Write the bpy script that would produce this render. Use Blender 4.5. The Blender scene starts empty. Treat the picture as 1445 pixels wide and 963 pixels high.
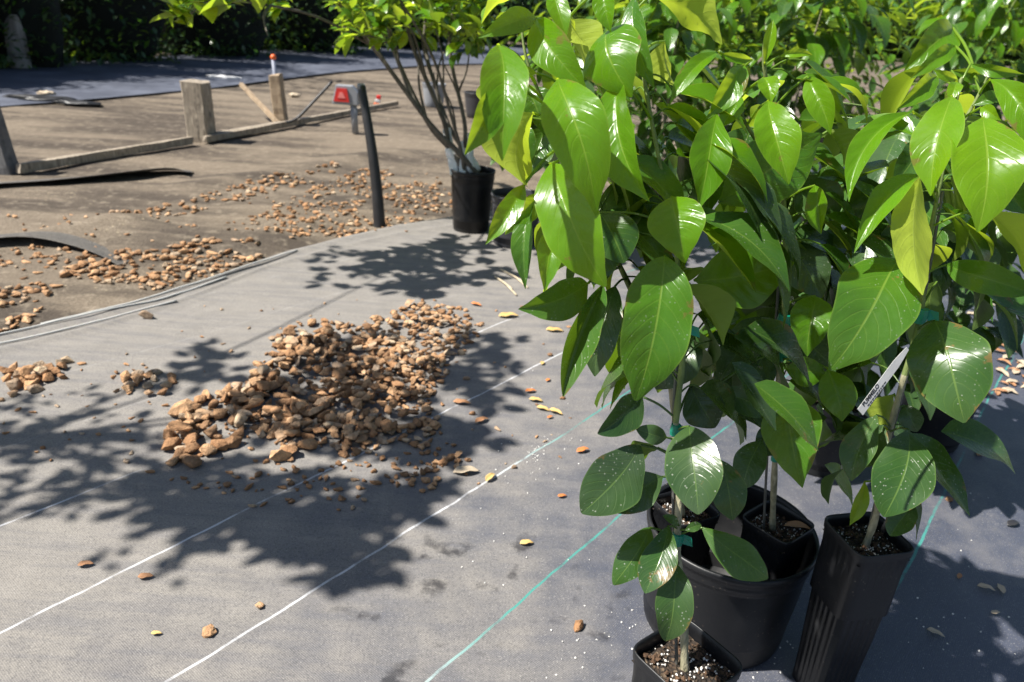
import bpy, bmesh, math, random
from mathutils import Vector, Matrix, noise
random.seed(7)
R_ = math.radians
sc = bpy.context.scene
C = sc.collection

# ---------------------------------------------------------------- camera
F_PX, CX, CY, CAM_H = 1050.0, 722.5, 481.5, 1.03
_p, _r = R_(24.0), R_(4.0)
_R0 = Vector((1, 0, 0)); FWD = Vector((0, math.cos(_p), -math.sin(_p))); _U0 = Vector((0, math.sin(_p), math.cos(_p)))
RGT = math.cos(_r) * _R0 + math.sin(_r) * _U0
UPV = -math.sin(_r) * _R0 + math.cos(_r) * _U0
CAM = Vector((0, 0, CAM_H))
def ray(u, v): return (u - CX) / F_PX * RGT - (v - CY) / F_PX * UPV + FWD
def P(u, v, d): return CAM + ray(u, v) * d
def G(u, v, z=0.0):
    d = ray(u, v); return CAM + d * ((z - CAM_H) / d.z)
def proj(p):
    q = p - CAM; d = q.dot(FWD)
    return CX + F_PX * q.dot(RGT) / d, CY - F_PX * q.dot(UPV) / d, d
def top_z(base, v):
    z0, z1 = 0.0, 3.0
    for _ in range(40):
        zm = (z0 + z1) / 2
        if proj(Vector((base.x, base.y, zm)))[1] > v: z0 = zm
        else: z1 = zm
    return z0
cd = bpy.data.cameras.new('camera'); cam = bpy.data.objects.new('camera', cd); C.objects.link(cam)
cam.matrix_world = Matrix.Translation(CAM) @ Matrix((RGT, UPV, -FWD)).transposed().to_4x4()
cd.sensor_width = 36; cd.lens = 36 * F_PX / 1445; cd.clip_start = 0.02; cd.clip_end = 2000
cd.dof.use_dof = True; cd.dof.focus_distance = 0.98; cd.dof.aperture_fstop = 7.0
sc.camera = cam

# ---------------------------------------------------------------- light
SUN_EL, SUN_HEAD = R_(54), R_(14)
SUN = Vector((-math.cos(SUN_EL) * math.cos(SUN_HEAD), -math.cos(SUN_EL) * math.sin(SUN_HEAD), math.sin(SUN_EL)))
sd = bpy.data.lights.new('sun', 'SUN'); so = bpy.data.objects.new('sun', sd); C.objects.link(so)
sd.energy = 5.0; sd.angle = R_(0.8); sd.color = (1.0, 0.955, 0.88)
so.rotation_euler = (-SUN).to_track_quat('-Z', 'Y').to_euler()
w = bpy.data.worlds.new('World'); sc.world = w; w.use_nodes = True
nt = w.node_tree; bg = nt.nodes['Background']
sk = nt.nodes.new('ShaderNodeTexSky'); sk.sky_type = 'NISHITA'; sk.sun_disc = False
sk.sun_elevation = SUN_EL; sk.sun_rotation = math.atan2(SUN.x, SUN.y)
nt.links.new(sk.outputs[0], bg.inputs[0]); bg.inputs[1].default_value = 0.06
sc.view_settings.view_transform = 'Standard'; sc.view_settings.look = 'None'
sc.view_settings.exposure = 1.05; sc.view_settings.gamma = 1
sc.cycles.max_bounces = 8; sc.cycles.transmission_bounces = 6; sc.cycles.transparent_max_bounces = 6
sc.cycles.sample_clamp_indirect = 6
try: sc.cycles.use_denoising = True
except Exception: pass

# ---------------------------------------------------------------- node helpers
class NT:
    def __init__(s, name):
        s.m = bpy.data.materials.new(name); s.m.use_nodes = True
        s.t = s.m.node_tree; s.b = s.t.nodes['Principled BSDF']; s.out = s.t.nodes['Material Output']
    def n(s, k, **kw):
        q = s.t.nodes.new(k)
        for a, b in kw.items(): setattr(q, a, b)
        return q
    def l(s, a, b): s.t.links.new(a, b)
    def val(s, x, sock):
        if hasattr(x, 'is_linked') or hasattr(x, 'links'): s.l(x, sock)
        else: sock.default_value = x
    def math(s, op, a, b=0.0, c=None, clamp=False):
        q = s.n('ShaderNodeMath', operation=op, use_clamp=clamp)
        s.val(a, q.inputs[0]); s.val(b, q.inputs[1])
        if c is not None: s.val(c, q.inputs[2])
        return q.outputs[0]
    def mix(s, f, a, b, mode='MIX'):
        q = s.n('ShaderNodeMix', data_type='RGBA', blend_type=mode)
        s.val(f, q.inputs[0])
        for x, i in ((a, 6), (b, 7)):
            if isinstance(x, tuple): q.inputs[i].default_value = (*x, 1)
            else: s.l(x, q.inputs[i])
        return q.outputs[2]
    def noise(s, scale, detail=4, vec=None, rough=0.55, out=0):
        q = s.n('ShaderNodeTexNoise'); q.inputs['Scale'].default_value = scale; q.inputs['Detail'].default_value = detail
        q.inputs['Roughness'].default_value = rough
        if vec is not None: s.l(vec, q.inputs['Vector'])
        return q.outputs[out]
    def ss(s, x, a, b, lo=0.0, hi=1.0):
        q = s.n('ShaderNodeMapRange', interpolation_type='SMOOTHSTEP')
        s.val(x, q.inputs[0]); q.inputs[1].default_value = a; q.inputs[2].default_value = b
        q.inputs[3].default_value = lo; q.inputs[4].default_value = hi
        return q.outputs[0]
    def ramp(s, x, stops):
        q = s.n('ShaderNodeValToRGB'); e = q.color_ramp.elements
        while len(e) < len(stops): e.new(0.5)
        for i, (p_, c_) in enumerate(stops): e[i].position = p_; e[i].color = (*c_, 1)
        s.l(x, q.inputs[0]); return q.outputs[0]
    def bump(s, h, strength=0.3, dist=0.01, nrm=None):
        q = s.n('ShaderNodeBump'); q.inputs['Strength'].default_value = strength; q.inputs['Distance'].default_value = dist
        s.l(h, q.inputs['Height'])
        if nrm is not None: s.l(nrm, q.inputs['Normal'])
        return q.outputs[0]
    def set(s, **kw):
        for k, v in kw.items():
            sock = s.b.inputs[k.replace('_', ' ')]
            if isinstance(v, tuple): sock.default_value = (*v, 1)
            else: s.val(v, sock)
        return s.m
    def pos(s): return s.n('ShaderNodeNewGeometry').outputs['Position']
    def obj(s): return s.n('ShaderNodeTexCoord').outputs['Object']
    def xyz(s, v):
        q = s.n('ShaderNodeSeparateXYZ'); s.l(v, q.inputs[0]); return q.outputs

def simple(name, col, rough=0.6, var=0.25, scale=30, bump=0.15, spec=0.5, dist=0.003):
    k = NT(name); p_ = k.obj()
    f = k.noise(scale, 5, p_)
    dark = tuple(c * (1 - var) for c in col); lite = tuple(min(1, c * (1 + var)) for c in col)
    k.set(Base_Color=k.mix(f, dark, lite), Roughness=k.ss(f, 0.2, 0.8, max(0.05, rough - 0.1), min(1, rough + 0.1)), Specular_IOR_Level=spec)
    k.l(k.bump(k.noise(scale * 3, 5, p_), bump, dist), k.b.inputs['Normal'])
    return k.m

# leaf: one material; 'age' attribute 0 = old dark leaf, 1 = new lime leaf; UV x across, y along
def leaf_material(name, veins=True, dust=0.0):
    k = NT(name)
    at = k.n('ShaderNodeAttribute'); at.attribute_name = 'age'; age = at.outputs['Fac']
    uv = k.n('ShaderNodeUVMap'); uv.uv_map = 'UVMap'; x, y, _ = k.xyz(uv.outputs[0])
    ax = k.math('ABSOLUTE', k.math('SUBTRACT', x, 0.5)); ax = k.math('MULTIPLY', ax, 2)
    ps = k.obj()
    n1 = k.noise(22, 4, ps); n2 = k.noise(70, 3, ps)
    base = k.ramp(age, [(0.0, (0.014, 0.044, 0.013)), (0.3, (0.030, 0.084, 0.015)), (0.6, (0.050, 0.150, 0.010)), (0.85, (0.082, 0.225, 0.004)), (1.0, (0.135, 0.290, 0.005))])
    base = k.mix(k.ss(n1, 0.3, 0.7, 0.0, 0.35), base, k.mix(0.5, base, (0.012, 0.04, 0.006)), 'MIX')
    under = k.ramp(age, [(0.0, (0.050, 0.095, 0.040)), (0.5, (0.10, 0.165, 0.025)), (1.0, (0.34, 0.42, 0.05))])
    h = None
    if veins:
        mid = k.ss(ax, 0.012, 0.045, 1, 0)
        # side veins leave the midrib and curve towards the tip
        s_ = k.math('SUBTRACT', k.math('MULTIPLY', y, 9.0), k.math('MULTIPLY', k.math('POWER', ax, 1.35), 2.6))
        s_ = k.math('ADD', s_, k.math('MULTIPLY', n1, 0.7))
        fr = k.math('ABSOLUTE', k.math('SUBTRACT', k.math('FRACT', s_), 0.5))
        vein = k.math('MULTIPLY', k.ss(fr, 0.0, 0.09, 1, 0), k.ss(ax, 0.75, 0.98, 1, 0))
        vs = k.math('MAXIMUM', k.math('MULTIPLY', mid, 0.5), k.math('MULTIPLY', vein, 0.13))
        vcol = k.mix(age, (0.10, 0.18, 0.04), (0.30, 0.42, 0.06))
        base = k.mix(vs, base, vcol); under = k.mix(vs, under, k.mix(0.5, under, (0.33, 0.40, 0.12)))
        edge = k.ss(ax, 0.93, 1.0, 0, 0.35); base = k.mix(edge, base, vcol)
        h = k.math('ADD', k.math('MULTIPLY', k.math('MAXIMUM', mid, k.math('MULTIPLY', vein, 0.8)), -1.0), k.math('MULTIPLY', n2, 0.35))
        h = k.math('ADD', h, k.math('MULTIPLY', k.math('POWER', fr, 2.0), -1.0))
    # hard-water flecks on old leaves
    vo = k.n('ShaderNodeTexVoronoi'); vo.inputs['Scale'].default_value = 190; k.l(ps, vo.inputs['Vector'])
    fleck = k.math('MULTIPLY', k.ss(vo.outputs['Distance'], 0.12, 0.22, 1, 0), k.ss(k.noise(34, 3, ps), 0.48, 0.60, 0, 1))
    fleck = k.math('MULTIPLY', fleck, k.ss(age, 0.45, 0.75, 0.75, 0.0))
    base = k.mix(fleck, base, (0.34, 0.36, 0.30))
    film = k.math('MULTIPLY', k.ss(k.noise(9, 4, ps), 0.35, 0.7, 0.0, 0.32), k.ss(age, 0.1, 0.8, 1.0, 0.0))
    base = k.mix(film, base, (0.12, 0.15, 0.11))
    spot = k.math('ADD', k.noise(26, 4, ps, .65), k.math('MULTIPLY', k.math('POWER', ax, 6.0), 0.10))
    blem = k.math('MULTIPLY', k.ss(spot, 0.665, 0.71), 0.8)
    base = k.mix(blem, base, (0.16, 0.10, 0.035))
    mott = k.ss(k.noise(6, 5, ps, .6), 0.35, 0.7, 0.0, 0.30); base = k.mix(mott, base, k.mix(0.5, base, (0.10, 0.15, 0.012)))
    bf = k.n('ShaderNodeNewGeometry').outputs['Backfacing']
    col = k.mix(bf, base, under)
    k.set(Base_Color=col, Roughness=k.math('ADD', k.math('MULTIPLY', bf, 0.2), k.ss(n2, 0.2, 0.8, 0.22, 0.32)), Specular_IOR_Level=0.42)
    if h is not None: k.l(k.bump(h, 0.22, 0.0016), k.b.inputs['Normal'])
    tr = k.n('ShaderNodeBsdfTranslucent')
    tcol = k.ramp(age, [(0.0, (0.05, 0.12, 0.005)), (0.5, (0.22, 0.38, 0.012)), (1.0, (0.70, 0.86, 0.05))])
    k.l(k.mix(0.0, tcol, tcol), tr.inputs['Color'])
    mx = k.n('ShaderNodeMixShader'); k.l(k.ss(age, 0.0, 1.0, 0.16, 0.44), mx.inputs[0])
    k.l(k.b.outputs[0], mx.inputs[1]); k.l(tr.outputs[0], mx.inputs[2]); k.l(mx.outputs[0], k.out.inputs['Surface'])
    return k.m
M_LEAF = leaf_material('citrus_leaf')
M_SPRAY = leaf_material('small_leaf', veins=False)

def bark_material(name, a, b, scale=60, stretch=0.25):
    k = NT(name); mp = k.n('ShaderNodeMapping'); mp.inputs['Scale'].default_value = (1, 1, stretch)
    k.l(k.obj(), mp.inputs[0]); f = k.noise(scale, 6, mp.outputs[0]); f2 = k.noise(scale * .3, 3, k.obj())
    f = k.ss(f, .32, .66)
    k.set(Base_Color=k.mix(k.ss(f2, .35, .65), k.mix(f, a, b), k.mix(f, b, tuple(c * .7 for c in a))), Roughness=0.75)
    k.l(k.bump(f, 0.5, 0.003), k.b.inputs['Normal']); return k.m
M_STEM = bark_material('green_stem', (0.10, 0.16, 0.04), (0.20, 0.24, 0.08))
M_TRUNK = bark_material('seedling_bark', (0.20, 0.19, 0.11), (0.40, 0.37, 0.25), 120)
M_BARK = bark_material('shrub_bark', (0.075, 0.06, 0.045), (0.17, 0.15, 0.12), 60)
M_PALE = bark_material('pale_bark', (0.20, 0.18, 0.16), (0.42, 0.40, 0.37), 9)
M_WOOD = bark_material('weathered_wood', (0.17, 0.135, 0.10), (0.44, 0.37, 0.28), 46, 0.07)
M_TANWOOD = bark_material('tan_wood', (0.26, 0.18, 0.11), (0.42, 0.32, 0.21), 46, 0.07)
M_GREYWOOD = bark_material('grey_wood', (0.08, 0.08, 0.085), (0.19, 0.185, 0.18), 46, 0.07)

def pot_material(name, base=(0.009, 0.0095, 0.011), dust=(0.085, 0.083, 0.080), amt=0.2):
    k = NT(name); p_ = k.obj(); f = k.noise(7, 6, p_); g_ = k.noise(120, 3, p_)
    d = k.math('MULTIPLY', k.ss(f, 0.42, 0.75), amt)
    vo = k.n('ShaderNodeTexVoronoi'); vo.inputs['Scale'].default_value = 110; k.l(p_, vo.inputs['Vector'])
    sp = k.math('MULTIPLY', k.ss(vo.outputs['Distance'], 0.10, 0.2, 1, 0), k.ss(k.noise(20, 2, p_), 0.5, 0.6))
    c = k.mix(d, base, dust); c = k.mix(k.math('MULTIPLY', sp, 0.5), c, (0.16, 0.13, 0.10))
    k.set(Base_Color=c, Roughness=k.ss(f, 0.3, 0.7, 0.32, 0.52), Specular_IOR_Level=0.36); k.l(k.bump(g_, 0.12, 0.002), k.b.inputs['Normal'])
    return k.m
M_POT = pot_material('black_pot_plastic')
M_POTGREY = pot_material('grey_pot_plastic', (0.045, 0.045, 0.05), (0.10, 0.10, 0.10))

def soil_material():
    k = NT('potting_soil'); p_ = k.obj(); f = k.noise(90, 6, p_)
    vo = k.n('ShaderNodeTexVoronoi'); vo.inputs['Scale'].default_value = 210; k.l(p_, vo.inputs['Vector'])
    hv = k.xyz(vo.outputs['Color'])[0]
    c = k.ramp(hv, [(0.0, (0.012, 0.009, 0.007)), (0.55, (0.035, 0.022, 0.014)), (0.8, (0.09, 0.055, 0.03)), (1.0, (0.20, 0.15, 0.10))])
    k.set(Base_Color=k.mix(f, c, k.mix(0.5, c, (0.01, 0.008, 0.006))), Roughness=0.9)
    k.l(k.bump(vo.outputs['Distance'], 0.9, 0.006), k.b.inputs['Normal']); return k.m
M_SOIL = soil_material()
M_PERLITE = simple('perlite', (0.66, 0.64, 0.60), 0.85, 0.12, 60, 0.3)
M_TAPE = simple('green_tie_tape', (0.006, 0.20, 0.13), 0.32, 0.25, 50, 0.25)
M_WHITE = simple('white_plastic', (0.56, 0.56, 0.56), 0.45, 0.08, 20, 0.05)
M_TAGWHITE = simple('bright_white_tag', (0.80, 0.80, 0.79), 0.5, 0.05, 20, 0.05)
M_TAG = simple('weathered_tag', (0.42, 0.42, 0.41), 0.5, 0.15, 60, 0.1)
M_INK = simple('black_ink', (0.02, 0.02, 0.022), 0.6, 0.1)
M_STAKE = simple('stake_metal', (0.10, 0.10, 0.09), 0.5, 0.3)
M_BLACK = simple('black_rubber', (0.022, 0.022, 0.024), 0.42, 0.4, 14, 0.2)
M_ORANGE = simple('orange_plastic', (0.75, 0.13, 0.02), 0.45, 0.1)
M_RED = simple('red_plastic', (0.60, 0.03, 0.025), 0.3, 0.12)
M_GREYMET = simple('grey_sheet_metal', (0.24, 0.25, 0.27), 0.5, 0.15)
M_BLUEGREY = simple('blue_grey_pole', (0.19, 0.21, 0.27), 0.5, 0.15)
M_PALETWIG = simple('dry_twig', (0.46, 0.38, 0.26), 0.8, 0.2)
M_DRY = simple('dry_brown_leaf', (0.34, 0.17, 0.08), 0.7, 0.35, 45, 0.4)
M_CHIP = simple('bark_chip', (0.085, 0.048, 0.026), 0.9, 0.5, 120, 0.4)
M_YELLOW = simple('yellow_fallen_leaf', (0.54, 0.36, 0.13), 0.6, 0.18, 45, 0.35)
M_ORANGELEAF = simple('orange_fallen_leaf', (0.50, 0.17, 0.045), 0.65, 0.3, 45, 0.35)
M_PALECHIP = simple('pale_leaf_chip', (0.42, 0.34, 0.24), 0.75, 0.25, 45, 0.35)

def stone_material(name, attr=False):
    k = NT(name)
    if attr:
        a = k.n('ShaderNodeAttribute'); a.attribute_name = 'tint'; r = a.outputs['Fac']
    else: r = k.n('ShaderNodeObjectInfo').outputs['Random']
    p_ = k.pos(); f = k.noise(60, 6, p_); g_ = k.noise(170, 4, p_)
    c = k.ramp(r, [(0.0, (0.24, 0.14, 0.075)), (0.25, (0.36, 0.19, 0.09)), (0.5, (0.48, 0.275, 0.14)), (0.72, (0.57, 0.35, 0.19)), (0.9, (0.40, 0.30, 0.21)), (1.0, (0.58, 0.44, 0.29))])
    c = k.mix(k.ss(f, 0.35, 0.7), c, k.mix(0.55, c, (0.15, 0.08, 0.04)))
    k.set(Base_Color=c, Roughness=0.82, Specular_IOR_Level=0.3)
    k.l(k.bump(k.math('ADD', f, k.math('MULTIPLY', g_, 0.7)), 0.9, 0.009), k.b.inputs['Normal']); return k.m
M_STONE = stone_material('tan_stone'); M_GRAVEL = stone_material('tan_gravel', True)

# ---------------------------------------------------------------- object helpers
def link(name, me, mat=None, parent=None):
    o = bpy.data.objects.new(name, me); C.objects.link(o)
    if mat is not None:
        for m in (mat if isinstance(mat, (list, tuple)) else [mat]): me.materials.append(m)
    if parent is not None:
        o.parent = parent
        o.matrix_parent_inverse = Matrix.Identity(4)
    return o
def from_bm(name, bm, mat, parent=None, smooth=True):
    me = bpy.data.meshes.new(name); bm.to_mesh(me); bm.free()
    if smooth:
        for p_ in me.polygons: p_.use_smooth = True
    return link(name, me, mat, parent)
def tag(o, label, cat, group=None, kind=None):
    if label: o['label'] = label
    if cat: o['category'] = cat
    if group: o['group'] = group
    if kind: o['kind'] = kind
    return o
def empty(name, loc=(0, 0, 0), rz=0):
    o = bpy.data.objects.new(name, None); C.objects.link(o); o.location = loc; o.rotation_euler = (0, 0, rz)
    o.empty_display_size = 0.05; return o
def tube(bm, pts, rad, seg=8, cap=True):
    """tube through world points, radius per point"""
    n = len(pts); rings = []
    if not isinstance(rad, (list, tuple)): rad = [rad] * n
    ref = Vector((0.31, 0.17, 0.93))
    for i in range(n):
        t = (pts[min(i + 1, n - 1)] - pts[max(i - 1, 0)]).normalized()
        a = t.cross(ref)
        if a.length < 0.05: a = t.cross(Vector((1, 0, 0)))
        a.normalize(); b = t.cross(a).normalized(); ref = b.cross(t) if False else ref
        rings.append([bm.verts.new(pts[i] + (a * math.cos(q) + b * math.sin(q)) * rad[i]) for q in [2 * math.pi * j / seg for j in range(seg)]])
    for i in range(n - 1):
        for j in range(seg):
            bm.faces.new((rings[i][j], rings[i][(j + 1) % seg], rings[i + 1][(j + 1) % seg], rings[i + 1][j]))
    if cap:
        bm.faces.new(rings[0][::-1]); bm.faces.new(rings[-1])
def smooth_path(pts, k=5):
    out = []
    n = len(pts)
    for i in range(n - 1):
        a, b, c, d = pts[max(i - 1, 0)], pts[i], pts[i + 1], pts[min(i + 2, n - 1)]
        for j in range(k):
            t = j / k
            out.append(0.5 * ((2 * b) + (c - a) * t + (2 * a - 5 * b + 4 * c - d) * t * t + (3 * b - a - 3 * c + d) * t ** 3))
    out.append(pts[-1]); return out
def box(bm, cx, cy, cz, sx, sy, sz, rot=None):
    m = Matrix.Translation((cx, cy, cz)) @ (rot.to_4x4() if rot is not None else Matrix.Identity(4)) @ Matrix.Diagonal((sx, sy, sz, 1))
    return bmesh.ops.create_cube(bm, size=1, matrix=m)['verts']

# ---------------------------------------------------------------- leaves
class LeafSoup:
    def __init__(s): s.v = []; s.f = []; s.uv = []; s.age = []
    def add(s, P0, P1, wd, n, W, age, bow=0.06, fold=12, side=0.0, wave=0.03, curl=0.0, nu=32, nv=10, pt=0.75, face=1, ph=0.0, blunt=0.8, twist_end=0.0, acu=1.0, quilt=0.0):
        """n: upper-side normal. the front faces of the mesh are the leaf's upper side"""
        b0 = len(s.v); A = P1 - P0; L = A.length; fo = math.radians(fold)
        ax = A.normalized()
        for i in range(nu + 1):
            t = i / nu
            sh = max(0.012, math.sin(math.pi * min(1, max(0, t)) ** pt)) ** blunt
            tw = Matrix.Rotation(twist_end * t, 3, ax)
            wd_, n_ = tw @ wd, tw @ n
            c = P0 + A * t + n_ * (bow * L * 4 * t * (1 - t) - curl * L * t ** 2.5) + wd_ * (side * L * 4 * t * (1 - t))
            hw = W * 0.5 * sh * (1 + 0.045 * math.sin(7 * t + ph * 3) + .02 * math.sin(17 * t + ph * 5)) * (1 - .35 * max(0, (t - .86) / .14) * (1 - max(0, (t - .86) / .14)) * acu * 2)
            for j in range(nv + 1):
                q = -1 + 2 * j / nv; a = abs(q)
                rip = wave * W * (math.sin(11 * t + ph + (1.3 if q > 0 else 0)) * a * a + (quilt / max(.001, wave)) * abs(math.sin(21 * t - 4.2 * a ** 1.3 + ph)) * a * (1.15 - a))
                p_ = c + wd_ * (hw * q * math.cos(fo)) + n_ * (hw * (a ** 1.25) * math.sin(fo) + rip * sh)
                s.v.append(p_); s.uv.append((0.5 + q / 2, t)); s.age.append(age)
        for i in range(nu):
            for j in range(nv):
                a = b0 + i * (nv + 1) + j
                s.f.append((a, a + 1, a + nv + 2, a + nv + 1))
    def petiole(s, A, B, age, r=0.0014, sag=0.0, wing=0.0, wd=None):
        m = (A + B) / 2 + Vector((0, 0, sag)); pts = smooth_path([A, m, B], 4); seg = 5; b0 = len(s.v)
        for i, p_ in enumerate(pts):
            t = (pts[min(i + 1, len(pts) - 1)] - pts[max(0, i - 1)]).normalized()
            a = t.cross(Vector((0.3, 0.2, 0.93))).normalized(); b = t.cross(a)
            for j in range(seg):
                q = 2 * math.pi * j / seg
                s.v.append(p_ + (a * math.cos(q) + b * math.sin(q)) * r); s.uv.append((0.5, 0.2)); s.age.append(age)
        for i in range(len(pts) - 1):
            for j in range(seg):
                s.f.append((b0 + i * seg + j, b0 + i * seg + (j + 1) % seg, b0 + (i + 1) * seg + (j + 1) % seg, b0 + (i + 1) * seg + j))
    def build(s, name, mat, parent=None):
        me = bpy.data.meshes.new(name); me.from_pydata(s.v, [], s.f)
        uv = me.uv_layers.new(name='UVMap')
        vi = [0] * len(me.loops); me.loops.foreach_get('vertex_index', vi)
        flat = []
        for i in vi: flat.extend(s.uv[i])
        uv.data.foreach_set('uv', flat)
        at = me.attributes.new('age', 'FLOAT', 'POINT'); at.data.foreach_set('value', s.age)
        me.polygons.foreach_set('use_smooth', [True] * len(me.polygons)); me.update()
        return link(name, me, mat, parent)
def perp(v, axis):
    q = v - axis * v.dot(axis); return q.normalized()
def px_leaf(soup, u0, v0, u1, v1, w, d0, d1, face=1, age=0.6, twist=0.0, bow=0.07, fold=None, side=None, curl=0.0, pt=None, wave=0.03, te=0.0):
    rg_ = random.Random(int(u0 * 7 + v1 * 13)); old = age < .45
    if fold is None: fold = rg_.uniform(4, 18) if old else rg_.uniform(16, 36)
    if side is None: side = rg_.uniform(-.05, .05)
    if pt is None: pt = rg_.uniform(.95, 1.25) if old else rg_.uniform(.92, 1.1)
    bl = rg_.uniform(.64, .78) if old or w > 100 else rg_.uniform(.78, .98)
    if curl == 0.0: curl = rg_.uniform(-.04, .12) if old else rg_.uniform(.0, .2)
    if w > 100: w = 88 + (w - 100) * .9
    wave *= rg_.uniform(.9, 1.8) if old else rg_.uniform(1.1, 2.3)
    if twist == 0.0: twist = rg_.uniform(-16, 16)
    if face < 0:
        A_ = (P(u1, v1, d1) - P(u0, v0, d0)).normalized(); n_ = perp(CAM - P((u0 + u1) / 2, (v0 + v1) / 2, (d0 + d1) / 2), A_)
        twist = max((-50, 50), key=lambda q: (Matrix.Rotation(math.radians(q), 3, A_) @ -n_).dot(SUN))
    P0, P1 = P(u0, v0, d0), P(u1, v1, d1); A = (P1 - P0).normalized(); mid = (P0 + P1) / 2
    N0 = perp(CAM - mid, A); N0 = Matrix.Rotation(math.radians(twist), 3, A) @ N0
    n = N0 * face; wd = n.cross(A).normalized() * 1.0
    wd = -wd                                       # wd x A = n  -> front faces look along n
    W = w * (d0 + d1) / 2 / F_PX / max(0.35, math.cos(math.radians(twist)))
    soup.add(P0, P1, wd, n, W, age, bow * rg_.uniform(1.0, 1.9), fold, side, wave, curl, face=face, ph=random.uniform(0, 6), pt=pt, twist_end=te if te else rg_.uniform(-.35, .35), blunt=bl, acu=0 if old else 1, quilt=rg_.uniform(.03, .05) if old else rg_.uniform(.07, .12))
    return P0, P1
def rand_leaf(soup, base, direction, L, age, normal=None, asp=0.5, nu=7, nv=4, fold=16, curl=0.08):
    A = direction.normalized(); n = normal if normal is not None else Vector((random.uniform(-.5, .5), random.uniform(-.5, .5), 1))
    n = perp(n, A); wd = -n.cross(A)
    soup.add(base, base + A * L, wd, n, L * asp, age, random.uniform(0.0, 0.1), fold, 0, 0.03, random.uniform(0, curl), nu, nv, 0.8, 1, random.uniform(0, 6))

# ---------------------------------------------------------------- the setting
EDGE = [(-260, 560), (-120, 505), (0, 474), (100, 452), (200, 428), (300, 397), (400, 358), (480, 338), (560, 320), (640, 308), (720, 296), (900, 268), (1150, 232), (1445, 190), (1800, 160)]
EDGE = [G(u, v) for u, v in EDGE]
def edge_y(x):
    if x <= EDGE[0].x: return EDGE[0].y
    for a, b in zip(EDGE, EDGE[1:]):
        if a.x <= x <= b.x:
            t = (x - a.x) / (b.x - a.x); return a.y + (b.y - a.y) * t
    return EDGE[-1].y
def nz(x, y, s, z=0.0): return noise.noise(Vector((x * s, y * s, z)))

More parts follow.
